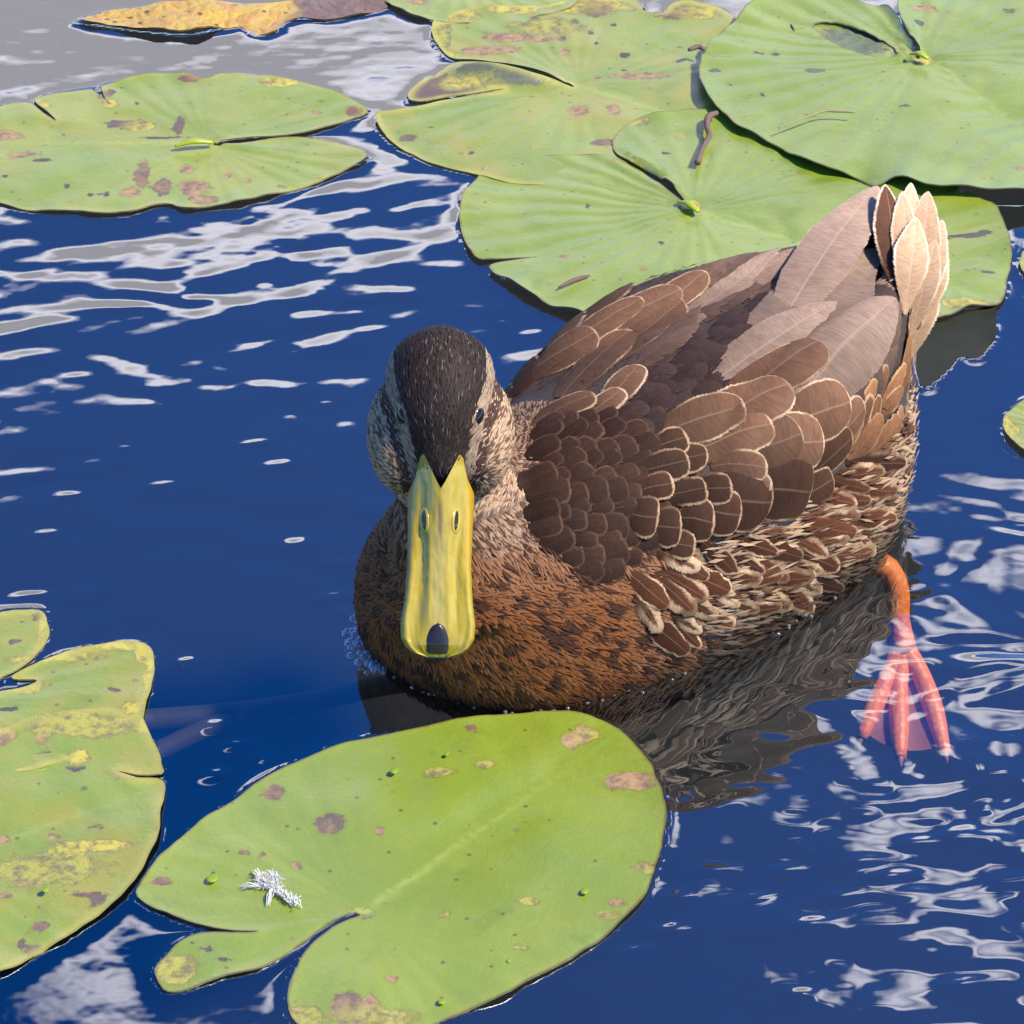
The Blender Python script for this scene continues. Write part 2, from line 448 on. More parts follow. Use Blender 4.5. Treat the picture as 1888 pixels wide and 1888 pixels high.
def pad_material():
    M = NM('lily_pad')
    oc = M.objco()
    big = M.noise(14, 3, 0.55, oc)
    fine = M.noise(160, 4, 0.6, oc)
    info = M.n('ShaderNodeObjectInfo')
    yel = M.attr('yellow')
    green = M.mix(M.ramp(big, 0.3, 0.7), (0.185, 0.262, 0.015), (0.240, 0.318, 0.026))
    ycol = M.mix(fine, (0.27, 0.27, 0.014), (0.34, 0.29, 0.024))
    f = M.math('MULTIPLY', yel, M.ramp(M.noise(26, 5, 0.62, oc, 0.6), 0.36, 0.66), clamp=True)
    c = M.mix(M.math('MULTIPLY', f, 1.25, clamp=True), green, ycol)
    # veins
    vein = M.attr('vein')
    w = M.noise(60, 2, 0.5, oc)
    s = M.math('MULTIPLY', M.math('SINE', M.math('ADD', vein, M.math('MULTIPLY', w, 3.0))), M.attr('vamp'))
    line = M.ramp(s, 0.84, 1.0)
    c = M.mix(M.math('MULTIPLY', line, 0.16), c, (0.26, 0.34, 0.05))
    mid = M.attr('mid')
    c = M.mix(M.math('MULTIPLY', mid, 0.8), c, (0.34, 0.42, 0.07))
    # mottled specks and small scabs
    vor = M.n('ShaderNodeTexVoronoi', {'Scale': 95.0, 'Randomness': 1.0, 'Vector': oc})
    cell = M.n('ShaderNodeSeparateColor', {0: vor.outputs['Color']})
    speck = M.math('MULTIPLY', M.ramp(vor.outputs['Distance'], 0.10, 0.17, 1.0, 0.0), M.ramp(cell.outputs[0], 0.70, 0.74))
    c = M.mix(M.math('MULTIPLY', speck, M.math('ADD', 0.28, M.math('MULTIPLY', yel, 0.6))), c, M.mix(cell.outputs[1], (0.26, 0.15, 0.06), (0.10, 0.08, 0.035)))
    blot = M.ramp(M.noise(46, 6, 0.68, oc, 0.4), 0.60, 0.74)
    c = M.mix(M.math('MULTIPLY', blot, M.math('MULTIPLY', yel, 0.75)), c, (0.40, 0.26, 0.09))
    # net of fine veins, pale rub marks, rusty pin pricks
    net = M.n('ShaderNodeTexVoronoi', {'Scale': 300.0, 'Vector': _warp(M, oc)}, feature='DISTANCE_TO_EDGE')
    c = M.mix(M.ramp(net.outputs['Distance'], 0.08, 0.02, 0.0, 0.06), c, (0.30, 0.36, 0.06))
    c = M.mix(M.ramp(M.noise(95, 6, 0.72, oc, 0.8), 0.52, 0.72, 0.0, 0.32), c, (0.32, 0.33, 0.07))
    c = M.mix(M.ramp(M.noise(36, 6, 0.7, oc, 0.5), 0.55, 0.72, 0.0, 0.30), c, (0.085, 0.150, 0.010))
    pv = M.n('ShaderNodeTexVoronoi', {'Scale': 260.0, 'Vector': oc})
    pc_ = M.n('ShaderNodeSeparateColor', {0: pv.outputs['Color']})
    c = M.mix(M.math('MULTIPLY', M.ramp(pv.outputs['Distance'], 0.26, 0.14), M.ramp(pc_.outputs[0], 0.86, 0.90, 0.0, 0.8)), c, (0.12, 0.07, 0.022))
    # explicit scars, and the painted shade of the folded lobe
    pa = M.n('ShaderNodeAttribute', attribute_name='patch')
    pn = M.math('ADD', M.math('MULTIPLY', M.noise(130, 3, 0.6, oc), 0.6), M.math('MULTIPLY', M.noise(420, 3, 0.7, oc), 0.4))
    pf = M.math('ADD', pa.outputs['Alpha'], M.math('MULTIPLY', M.math('SUBTRACT', pn, 0.5), 1.9))
    pk = M.math('MULTIPLY', M.ramp(pf, 0.43, 0.56), M.ramp(pa.outputs['Alpha'], 0.02, 0.12))
    ring = M.math('MULTIPLY', M.ramp(pf, 0.30, 0.42), M.ramp(pf, 0.62, 0.50))
    c = M.mix(M.math('MULTIPLY', ring, M.math('MULTIPLY', M.ramp(pa.outputs['Alpha'], 0.02, 0.12), 0.55)), c, (0.20, 0.17, 0.02))
    c = M.mix(pk, c, M.mix(M.ramp(M.noise(260, 4, 0.7, oc), 0.40, 0.66, 0.0, 0.75), pa.outputs['Color'], (0.075, 0.050, 0.022), 'MIX'))
    # thin brown rim
    ed = M.attr('edge')
    rim = M.ramp(M.math('ADD', ed, M.math('MULTIPLY', M.noise(70, 3, 0.5, oc), 0.0012)), 0.0006, 0.0017, 1.0, 0.0)
    c = M.mix(M.math('MULTIPLY', rim, 0.8), c, (0.10, 0.055, 0.02))
    yrim = M.ramp(M.math('ADD', ed, M.math('MULTIPLY', M.noise(40, 3, 0.5, oc), 0.008)), 0.004, 0.009, 1.0, 0.0)
    c = M.mix(M.math('MULTIPLY', yrim, M.math('MULTIPLY', yel, 0.9)), c, (0.44, 0.40, 0.05))
    h = M.math('ADD', M.math('MULTIPLY', s, 1.1), M.math('MULTIPLY', M.noise(420, 3, 0.6, oc), 0.7))
    h = M.math('ADD', h, M.math('MULTIPLY', M.noise(120, 4, 0.55, oc), 1.3))
    h = M.math('ADD', h, M.math('MULTIPLY', M.ramp(net.outputs['Distance'], 0.0, 0.12), 0.16))
    h = M.math('SUBTRACT', h, M.math('MULTIPLY', pk, 0.8))
    nrm = M.bump(h, 0.32, 0.0006)
    rough = M.math('ADD', M.math('ADD', 0.27, M.math('MULTIPLY', fine, 0.14)), M.math('MULTIPLY', pk, 0.35))
    b = M.pbsdf(Base_Color=c, Roughness=rough, Normal=nrm, IOR=2.2)
    b.inputs['Specular IOR Level'].default_value = 0.5
    b.inputs['Subsurface Weight'].default_value = 0.0
    return M.m


PAD_MAT = pad_material()
PAD_POLYS = []
_dm = NM('shaded_leaf')
_dm.pbsdf(Base_Color=_dm.mix(_dm.noise(90, 4, 0.6, _dm.objco()), (0.006, 0.008, 0.003), (0.022, 0.024, 0.008)), Roughness=0.75)
SHADED_LEAF = _dm.m  # near-black colour holds the shade of a curled leaf underside


def to_xy(pts, z):
    return np.array([tuple(G(x, y, z))[:2] for x, y in pts])


def make_pad(spec):
    z0 = spec['z']
    poly = spline(to_xy(spec['pts'], z0), 0.0022)
    # ragged nibbles along the margin
    s = np.arange(len(poly)) * 0.0022
    nrm = np.roll(poly, -1, 0) - np.roll(poly, 1, 0)
    nrm = np.stack([nrm[:, 1], -nrm[:, 0]], 1) / (np.linalg.norm(nrm, axis=1)[:, None] + 1e-9)
    seed = sum(map(ord, spec['key']))
    poly = poly + nrm * (0.0006 * fbm(s * 90, s * 0 + 3.3, seed, 3))[:, None]
    c = to_xy([spec['c']], z0)[0]
    tip = to_xy([spec['tip']], z0)[0]
    ax = (tip - c) / np.linalg.norm(tip - c)
    sp = 0.0024
    lo, hi = poly.min(0), poly.max(0)
    gx, gy = np.meshgrid(np.arange(lo[0], hi[0], sp), np.arange(lo[1], hi[1], sp))
    Q = np.stack([gx.ravel(), gy.ravel()], 1) + RNG.uniform(-0.25, 0.25, (gx.size, 2)) * sp
    Q = Q[inside(Q, poly)]
    Q = Q[seg_dist(Q, poly) > sp * 0.45]
    n = len(poly)
    edges = [(i, (i + 1) % n) for i in range(n)]
    allv = np.vstack([poly, Q])
    hole_poly = None
    if 'hole' in spec:
        hole_poly = spline(to_xy(spec['hole'], z0), 0.002)
        hole_poly = hole_poly + RNG.uniform(-0.0005, 0.0005, hole_poly.shape)
        Q = Q[~inside(Q, hole_poly)]
        Q = Q[seg_dist(Q, hole_poly) > sp * 0.4]
        m = len(hole_poly)
        edges += [(n + i, n + (i + 1) % m) for i in range(m)]
        allv = np.vstack([poly, hole_poly, Q])
    vs, es, fs, _, _, _ = delaunay_2d_cdt([Vector(v) for v in allv], edges, [], 2 if hole_poly is not None else 1, 1e-7)
    V = np.array([tuple(v) for v in vs])
    F = [tuple(f) for f in fs]
    if hole_poly is not None:
        cen = np.array([V[list(f)].mean(0) for f in F])
        ins = inside(cen, hole_poly)
        F = [f for f, k in zip(F, ins) if not k]
    cen = np.array([V[list(f)].mean(0) for f in F])
    keep = inside(cen, poly)
    F = [f for f, k in zip(F, keep) if k]
    used = sorted({i for f in F for i in f})
    rem = {o: i for i, o in enumerate(used)}
    V = V[used]
    F = [tuple(rem[i] for i in f) for f in F]
    F = [f if np.cross(V[f[1]] - V[f[0]], V[f[2]] - V[f[0]]) > 0 else f[::-1] for f in F]
    ed = seg_dist(V, poly)
    ed_out = ed.copy()
    if hole_poly is not None:
        ed = np.minimum(ed, seg_dist(V, hole_poly))
    D = V - c
    a = D @ ax
    b = D @ np.array([-ax[1], ax[0]])
    rad = np.hypot(a, b)
    ang = np.arctan2(np.abs(b), a)
    # veins leave the midrib and run forward; radial in the back lobes
    a0 = np.maximum(a - np.abs(b) * 1.0, 0)
    vein = np.where(a > 0, ang * 34 + a0 * 480, ang * 34)
    mid = np.exp(-(b / (0.0007 + 0.0006 * np.clip(1 - a / 0.12, 0, 1))) ** 2) * np.clip(a / 0.005, 0, 1) * np.clip(1.15 - a / np.linalg.norm(tip - c), 0, 1)
    vamp = np.clip((rad - 0.010) / 0.04, 0, 1) * {'front': 0.35, 'left_low': 0.35, 'left_lobe': 0.3, 'left_top': 0.5, 'mid_top': 0.6}.get(spec['key'], 1.0)
    # relief
    z = z0 + 0.0011 * fbm(V[:, 0] * 22, V[:, 1] * 22, seed, 3)
    z += 0.00018 * np.sin(vein) * vamp
    z += 0.0016 * np.exp(-np.abs(b) / 0.012) * 0 - 0.0012 * np.exp(-(b / 0.010) ** 2) * np.clip(a / 0.02, 0, 1)
    z -= 0.0010 * np.exp(-(rad / 0.018) ** 2)
    wav = spec.get('wave', (0.0009, 55.0))
    th = np.arctan2(D[:, 1], D[:, 0])
    z += wav[0] * np.exp(-ed_out / 0.011) * (fbm(th * wav[1] / 14.0, rad * 8, seed + 5, 2))
    z += 0.0004 * np.exp(-ed_out / 0.004)
    if 'fold' in spec:
        f0, f1, hgt = spec['fold']
        p0, p1 = to_xy([f0], z0)[0], to_xy([f1], z0)[0]
        t = np.clip(((V - p0) @ (p1 - p0)) / ((p1 - p0) ** 2).sum(), 0, 1)
        dd = np.hypot(*(V - p0 - t[:, None] * (p1 - p0)).T)
        z += hgt * np.exp(-(dd / 0.009) ** 2) * np.sin(np.pi * np.clip(t, 0, 1)) ** 0.8
    if 'lobe' in spec:      # the lobe beside the notch stands up a little from the water
        p0, p1 = to_xy([spec['pts'][1]], z0)[0], to_xy([spec['pts'][5]], z0)[0]
        t = np.clip(((V - p0) @ (p1 - p0)) / ((p1 - p0) ** 2).sum(), 0, 1)
        dd = np.hypot(*(V - p0 - t[:, None] * (p1 - p0)).T)
        side = ((V - p0) @ np.array([-(p1 - p0)[1], (p1 - p0)[0]])) < 0
        z += np.where(side, 1.0, 0.0) * spec['lobe'] * np.exp(-(dd / 0.012) ** 2) * np.sin(np.pi * np.clip(t * 0.9 + 0.1, 0, 1))
    z = np.maximum(z, 0.0003 + 0.4 * z0)
    # scars and the fold's painted shade
    patch = np.zeros((len(V), 4))
    for (sx, sy, rx, ry, kind) in spec['spots']:
        p = to_xy([(sx, sy)], z0)[0]
        px_ = to_xy([(sx + rx, sy)], z0)[0]; py_ = to_xy([(sx, sy + ry)], z0)[0]
        ex, ey = abs(px_[0] - p[0]), abs(py_[1] - p[1])
        ex, ey = max(ex, 0.0011), max(ey, 0.0011)
        q = ((V[:, 0] - p[0]) / ex) ** 2 + ((V[:, 1] - p[1]) / ey) ** 2
        al = np.clip(1.25 - 0.75 * np.sqrt(q), 0, 1)
        m = al > 0
        k = (al[m] / np.maximum(al[m] + patch[m, 3] * 0.6, 1e-6))[:, None]
        patch[m, :3] = patch[m, :3] * (1 - k) + np.array(PATCH[kind]) * k
        patch[m, 3] = np.maximum(patch[m, 3], al[m])
    for ln in spec.get('slits', []):
        for (x1, y1), (x2, y2) in zip(ln[:-1], ln[1:]):
            p0, p1 = to_xy([(x1, y1)], z0)[0], to_xy([(x2, y2)], z0)[0]
            t = np.clip(((V - p0) @ (p1 - p0)) / ((p1 - p0) ** 2).sum(), 0, 1)
            dd = np.hypot(*(V - p0 - t[:, None] * (p1 - p0)).T)
            m = dd < 0.0016
            patch[m] = (0.05, 0.035, 0.02, 1)
    N = len(V)
    top = np.column_stack([V, z])
    bot = np.column_stack([V, z - 0.0006])
    cnt = {}
    for f in F:
        for i in range(3):
            e = (f[i], f[(i + 1) % 3])
            cnt[e] = 1
    border = [e for e in cnt if (e[1], e[0]) not in cnt]
    rimv = sorted({i for e in border for i in e})
    ri = {v: k for k, v in enumerate(rimv)}
    nr = len(rimv)
    faces = F + [tuple(i + N for i in f[::-1]) for f in F] + [(2 * N + ri[e[1]], 2 * N + ri[e[0]], 2 * N + nr + ri[e[0]], 2 * N + nr + ri[e[1]]) for e in border]
    two = lambda x: np.concatenate([x, x, x[rimv], x[rimv]])
    root = empty('lily_pad', (c[0], c[1], 0))
    tag(root, spec['label'], 'lily pad', 'lily pads floating on the pond')
    mesh_obj('blade', np.vstack([top, bot, top[rimv], bot[rimv]]), faces, SHADED_LEAF if spec.get('dark') else PAD_MAT, root,
             attrs={'edge': ('FLOAT', two(ed)), 'vein': ('FLOAT', two(vein)), 'mid': ('FLOAT', two(mid)), 'vamp': ('FLOAT', two(vamp)),
                    'yellow': ('FLOAT', np.full(2 * N + 2 * nr, spec['yellow'])), 'patch': ('FLOAT_COLOR', two(patch))})
    PAD_POLYS.append((poly, hole_poly))
    return root, c, z0


pad_roots = {s['key']: make_pad(s) for s in PADS}

# ------------------------------------------------------------------ water
BODY_C = np.array([0.065, -0.025])
HEAD_ANG = R(48)
WATER_FOOTPRINT = []      # filled by the duck section before the sheet is built


# dimples and wavelets that catch the bright cloud
_fr = random.Random(21)
FLECKS = [(x, y, _fr.uniform(.0040, .0085), _fr.uniform(.0028, .0042), max(.026, .030 + .00009 * (y - 800)) * _fr.uniform(1.1, 1.6)) for (x, y) in
          [(930,587),(990,607),(135,778),(235,820),(470,810),(553,833),(520,848),(305,886),(135,906),(90,975),(545,995),(630,1028),(70,1088),(40,1090),(620,1090),(635,1120),(345,1210),
           (400,1325),(440,1362),(405,1415),(497,1387),(590,738),(150,685),(700,600),(240,560),(370,545),(1600,1490),(1450,1590),(1310,1480),(1320,1590),(1250,1640),(1290,1620),(1590,1575),
           (1500,1690),(1700,1540),(1400,1640),(1480,1820),(1780,1800),(1240,1700),(1180,1740),(1350,1460),(1550,1640),(1660,1600)]
          for k in range(1)]


def water_height(X, Y):
    """ripples: long glassy swells at the back left, lively chop round the duck's left side"""
    wx = X + 0.022 * fbm(X * 10, Y * 12, 3, 2)
    wy = Y + 0.016 * fbm(X * 8, Y * 14, 4, 3)
    # swell from the duck's bow, fading towards the front
    q = -0.50 * wx + 0.866 * wy
    back = 1 / (1 + np.exp(-(Y - 0.10) / 0.035)) / (1 + np.exp((Y - 0.33) / 0.03))
    h = 0.00040 * np.sin(2 * np.pi * q / 0.052 + 2.2 * vnoise(X * 9, Y * 9, 8)) * back * (0.40 + 0.8 * vnoise(X * 9, Y * 15, 21))
    h += 0.00050 * fbm((0.866 * X + 0.50 * Y) * 9, (-0.50 * X + 0.866 * Y) * 27, 44, 3) * back
    q2 = 0.10 * wx + 0.99 * wy
    left = 1 / (1 + np.exp((X + 0.02) / 0.03))
    h += 0.00010 * np.sin(2 * np.pi * q2 / 0.027 + 3 * vnoise(X * 16, Y * 16, 9)) * left * (0.6 + 0.9 * vnoise(X * 25, Y * 30, 31)) / (1 + np.exp((Y - 0.30) / 0.02)) / (1 + np.exp(-(Y + 0.15) / 0.015))
    # chop to the right, spreading from flank and paddling foot
    fx, fy = 0.155, -0.075
    r = np.hypot(wx - fx, (wy - fy))
    right = 1 / (1 + np.exp(-(X - 0.075 + 0.25 * (Y + 0.05)) / 0.02)) / (1 + np.exp((Y - 0.06) / 0.03))
    h += 0.00007 * np.sin(2 * np.pi * r / 0.026 + 4.0 * vnoise(X * 20, Y * 20, 5)) * right
    h += 0.00075 * fbm(wx * 20, wy * 36, 12, 3) * right
    low = 1 / (1 + np.exp((Y + 0.12) / 0.03))
    h += 0.00042 * fbm(X * 26, Y * 46, 15, 3) * low * (1 / (1 + np.exp(-(X - 0.02) / 0.03)) * 0.9 + 0.03)
    h += 0.00006 * fbm(X * 60, Y * 90, 18, 2) / (1 + np.exp(-(Y + 0.16 + 0.6 * np.clip(X + 0.06, 0, 1)) / 0.012))
    for (fx_, fy_, sx, sy, am) in FLECKS:
        p = G(fx_, fy_)
        e = ((X - p.x) / sx) ** 2 + ((Y - p.y - 0.25 * (X - p.x) + 0.002) / sy) ** 2
        m = e < 9
        h[m] -= am * (Y[m] - p.y) * np.exp(-e[m])
    # the hull damps the chop beside it
    u = (X - BODY_C[0]) * -math.cos(HEAD_ANG) + (Y - BODY_C[1]) * -math.sin(HEAD_ANG)
    v = (X - BODY_C[0]) * math.sin(HEAD_ANG) - (Y - BODY_C[1]) * math.cos(HEAD_ANG)
    dd = np.hypot(u / 0.135, v / 0.060)
    h = h * np.clip(0.35 + 0.65 * (dd - 1.0) / 0.8, 0.35, 1.0)
    return h


def axis_coords(lo, hi, fine, far, n_far=26):
    core = np.arange(lo, hi, fine)
    g = np.geomspace(fine * 2, far, n_far)
    return np.concatenate([(lo - g)[::-1], core, hi + g])


def water_material():
    M = NM('water')
    oc = M.objco()
    nrm = M.bump(M.noise(75, 2, 0.5, oc), 0.10, 0.0006)
    lw = M.n('ShaderNodeLayerWeight', {'Blend': 0.5, 'Normal': nrm})
    fr = M.math('ADD', 0.24, M.math('MULTIPLY', M.math('POWER', lw.outputs['Facing'], 4.0), 0.7), clamp=True)
    gl = M.n('ShaderNodeBsdfGlossy', {'Roughness': 0.0, 'Normal': nrm, 'Color': (0.78, 0.89, 1.0, 1)})
    tr = M.n('ShaderNodeBsdfTransparent', {'Color': (0.96, 0.97, 0.94, 1)})
    mx = M.n('ShaderNodeMixShader', {0: fr})
    M.t.links.new(tr.outputs[0], mx.inputs[1])
    M.t.links.new(gl.outputs[0], mx.inputs[2])
    M.t.links.new(mx.outputs[0], M.out.inputs[0])
    return M.m


def build_water():
    xs = axis_coords(-0.275, 0.285, 0.00135, 60)
    ys = axis_coords(-0.315, 0.505, 0.00135, 60)
    X, Y = np.meshgrid(xs, ys)
    nx, ny = len(xs), len(ys)
    Xf, Yf = X.ravel(), Y.ravel()
    core = (Xf > -0.29) & (Xf < 0.30) & (Yf > -0.33) & (Yf < 0.52)
    h = np.zeros(Xf.size)
    h[core] = water_height(Xf[core], Yf[core])
    Q = np.stack([Xf, Yf], 1)
    # surface tension: the sheet climbs to every rim it touches
    for k, (poly, _) in enumerate(PAD_POLYS + [(p, None) for p in WATER_FOOTPRINT]):
        lo, hi = poly.min(0) - 0.02, poly.max(0) + 0.02
        m = core & (Xf > lo[0]) & (Xf < hi[0]) & (Yf > lo[1]) & (Yf < hi[1])
        idx = np.where(m)[0]
        d = seg_dist(Q[idx], poly[::2])
        ins = inside(Q[idx], poly)
        calm = np.where(ins, 0.0, 1 - np.exp(-(d / 0.006)))
        rise = np.where(ins, 0.0, np.exp(-d / 0.0026)) * (0.0006 + 0.0004 * vnoise(Q[idx, 0] * 60, Q[idx, 1] * 60, k))
        h[idx] = h[idx] * (0.25 + 0.75 * calm) + rise
        h[idx] = np.where(ins & (d > 0.0035), np.minimum(h[idx], -0.0012), h[idx])
    i = np.arange((nx - 1) * (ny - 1))
    r, c = i // (nx - 1), i % (nx - 1)
    a = r * nx + c
    faces = np.stack([a, a + 1, a + nx + 1, a + nx], 1)
    me = bpy.data.meshes.new('water')
    me.vertices.add(Xf.size)
    me.vertices.foreach_set('co', np.stack([Xf, Yf, h], 1).astype(np.float32).ravel())
    me.loops.add(faces.size)
    me.loops.foreach_set('vertex_index', faces.astype(np.int32).ravel())
    me.polygons.add(len(faces))
    me.polygons.foreach_set('loop_start', np.arange(0, faces.size, 4, dtype=np.int32))
    me.polygons.foreach_set('loop_total', np.full(len(faces), 4, dtype=np.int32))
    me.polygons.foreach_set('use_smooth', np.ones(len(faces), dtype=bool))
    me.update(calc_edges=True)
    me.materials.append(water_material())
    o = bpy.data.objects.new('water', me)
    COL.objects.link(o)
    tag(o, 'rippled pond water mirroring blue sky and clouds', kind='structure')
    return o


def build_bed():
    M = NM('pond_bed')
    oc = M.objco()
    c = M.mix(M.noise(6, 5, 0.6, oc), (0.002, 0.0026, 0.0015), (0.006, 0.006, 0.0035))
    M.pbsdf(Base_Color=c, Roughness=0.9)
    n = 40
    g = np.concatenate([[-60, -20, -6], np.linspace(-2, 2, n), [6, 20, 60]])
    X, Y = np.meshgrid(g, g)
    Z = -0.55 + 0.05 * fbm(X * 2, Y * 2, 4, 3)
    k = len(g)
    f = [(r * k + c_, r * k + c_ + 1, (r + 1) * k + c_ + 1, (r + 1) * k + c_) for r in range(k - 1) for c_ in range(k - 1)]
    o = mesh_obj('pond_bed', np.stack([X.ravel(), Y.ravel(), Z.ravel()], 1), f, M.m)
    tag(o, 'dark muddy bed of the pond', kind='structure')


build_bed()

# ------------------------------------------------------------------ duck: the body, one continuous surface
HV = np.array([-math.cos(HEAD_ANG), -math.sin(HEAD_ANG), 0.0])       # heading, tail to breast
LV = np.array([math.sin(HEAD_ANG), -math.cos(HEAD_ANG), 0.0])        # the duck's left
UZ = np.array([0.0, 0.0, 1.0])
DUCK_C = np.array([BODY_C[0], BODY_C[1], 0.0])


def B(u, v, w):
    return DUCK_C + u * HV + v * LV + w * UZ


def loft(sections, nseg=28):
    """sections: list of (centre, axis_a, axis_b, ra, rb_up, rb_down, power); closed with caps"""
    V, F = [], []
    for (c, ea, eb, ra, ru, rd, p) in sections:
        for k in range(nseg):
            t = 2 * math.pi * k / nseg
            ca, sa = math.cos(t), math.sin(t)
            x = math.copysign(abs(ca) ** (2 / p), ca) * ra
            y = math.copysign(abs(sa) ** (2 / p), sa) * (ru if sa > 0 else rd)
            V.append(c + ea * x + eb * y)
    n = len(sections)
    for i in range(n - 1):
        for k in range(nseg):
            a, b = i * nseg + k, i * nseg + (k + 1) % nseg
            F.append((a, b, b + nseg, a + nseg))
    V.append(sections[0][0]); V.append(sections[-1][0])
    for k in range(nseg):
        F.append((len(V) - 2, (k + 1) % nseg, k))
        F.append((len(V) - 1, (n - 1) * nseg + k, (n - 1) * nseg + (k + 1) % nseg))
    return V, F


def ellipsoid(c, ex, ey, ez, r, nu=28, nv=16):
    secs = []
    for i in range(nv + 1):
        t = -math.pi / 2 + math.pi * (i + 0.02) / (nv + 0.04)
        secs.append((c + ex * (math.sin(t) * r[0]), ey, ez, math.cos(t) * r[1], math.cos(t) * r[2], math.cos(t) * r[2], 2))
    return loft(secs, nu)


# body sections: u, centre v, half width, top z, bottom z
SECT = [(0.134, -0.019, 0.013, 0.028, 0.008), (0.127, -0.019, 0.029, 0.043, -0.008), (0.116, -0.017, 0.042, 0.056, -0.020), (0.098, -0.013, 0.050, 0.068, -0.030),
        (0.075, -0.009, 0.055, 0.079, -0.038), (0.040, -0.002, 0.059, 0.086, -0.042), (0.000, 0.000, 0.061, 0.088, -0.042), (-0.045, 0.001, 0.061, 0.086, -0.036),
        (-0.080, -0.003, 0.050, 0.081, -0.024), (-0.105, -0.007, 0.034, 0.077, -0.008), (-0.124, -0.010, 0.023, 0.076, 0.014), (-0.140, -0.010, 0.018, 0.078, 0.038), (-0.152, -0.010, 0.013, 0.080, 0.056)]
secs = []
for (u, v, hw, zt, zb) in spline(SECT, 0.012, closed=False):
    zc = zb + 0.44 * (zt - zb)
    secs.append((B(u, v, zc), LV, UZ, hw, zt - zc, zc - zb, 2.25))
parts = [loft(secs)]
# folded wings: a low ridge each side from shoulder to rump
for s in (1, -1):
    ws = []
    for (u, v, w, ra, rb) in spline([(0.080, 0.034, 0.044, 0.003, 0.005), (0.050, 0.041, 0.051, 0.013, 0.018), (0.01, 0.042, 0.059, 0.019, 0.025), (-0.03, 0.038, 0.064, 0.020, 0.025),
                              (-0.07, 0.029, 0.065, 0.017, 0.020), (-0.10, 0.018, 0.069, 0.011, 0.013), (-0.13, 0.008, 0.077, 0.005, 0.005)], 0.012, closed=False):
        if s > 0:
            v, w = v * 0.86, w - 0.003
        ws.append((B(u, s * v, w), LV, UZ, ra, rb, rb, 2.0))
    parts.append(loft(ws, 20))

# head frame
HEAD = np.array([-0.0245, -0.098, 0.109])
HP = R(33)                                          # crown slopes towards the bill
HF = np.array([0.02, -math.cos(HP), -math.sin(HP)]); HF /= np.linalg.norm(HF)
HL = np.cross(UZ, HF); HL /= np.linalg.norm(HL)    # the duck's left
HU = np.cross(HF, HL)


def Hd(f, l, u):
    return HEAD + f * HF + l * HL + u * HU


parts += [ellipsoid(Hd(-0.0045, 0, -0.001), HF, HL, HU, (0.0260, 0.0180, 0.0182)),
          ellipsoid(Hd(-0.0130, 0, -0.002), HF, HL, HU, (0.0165, 0.0188, 0.0168)),
          ellipsoid(Hd(0.008, 0, -0.003), HF, HL, HU, (0.0200, 0.0115, 0.0115)),
          ellipsoid(Hd(0.011, 0, -0.012), HF, HL, HU, (0.0175, 0.0130, 0.0110)),
          ellipsoid(Hd(-0.006, 0, -0.016), HF, HL, HU, (0.0240, 0.0190, 0.0180))]
for s in (1, -1):
    parts.append(ellipsoid(Hd(0.004, s * 0.0128, -0.0125), HF, HL, HU, (0.0215, 0.0128, 0.0150)))
# neck
neck = [(Hd(-0.008, 0, -0.006), 0.020, 0.020), (Hd(-0.006, 0, -0.024), 0.0205, 0.021)]
NB = B(0.100, -0.012, 0.030)
P0, P1 = neck[1][0], NB
neck += [(P0 + (P1 - P0) * 0.35 + np.array([0.000, -0.002, 0]), 0.0215, 0.0225), (P0 + (P1 - P0) * 0.65, 0.028, 0.029), (P1, 0.042, 0.036)]
ns = []
for i, (c, ra, rb) in enumerate(neck):
    d = neck[min(i + 1, len(neck) - 1)][0] - neck[max(i - 1, 0)][0]
    d = d / np.linalg.norm(d)
    ea = np.cross(d, HF); ea /= np.linalg.norm(ea)
    eb = np.cross(ea, d)
    ns.append((c, ea, eb, ra, rb, rb, 2))
parts.append(loft(ns, 24))

bv, bf = [], []
for (v, f) in parts:
    o = len(bv)
    bv += [tuple(x) for x in v]
    bf += [tuple(i + o for i in q) for q in f]
tmp_me = bpy.data.meshes.new('tmp')
tmp_me.from_pydata(bv, [], bf)
import bmesh
_bm = bmesh.new(); _bm.from_mesh(tmp_me); bmesh.ops.recalc_face_normals(_bm, faces=_bm.faces); _bm.to_mesh(tmp_me); _bm.free()
tmp = bpy.data.objects.new('tmp', tmp_me)
COL.objects.link(tmp)
md = tmp.modifiers.new('r', 'REMESH'); md.mode = 'VOXEL'; md.voxel_size = 0.0019
md = tmp.modifiers.new('s', 'SMOOTH'); md.factor = 0.5; md.iterations = 14
dg = bpy.context.evaluated_depsgraph_get()
ev = tmp.evaluated_get(dg)
em = ev.to_mesh()
BV = np.empty(len(em.vertices) * 3); em.vertices.foreach_get('co', BV); BV = BV.reshape(-1, 3)
BF = [tuple(p.vertices) for p in em.polygons]
ev.to_mesh_clear()
bpy.data.objects.remove(tmp)
BVH = BVHTree.FromPolygons([Vector(v) for v in BV], BF)

# ------------------------------------------------------------------ duck: bill
DUCK = empty('duck', (DUCK_C[0], DUCK_C[1], 0.0))
tag(DUCK, 'brown mottled duck with a yellow bill swimming among the lily pads', 'duck')


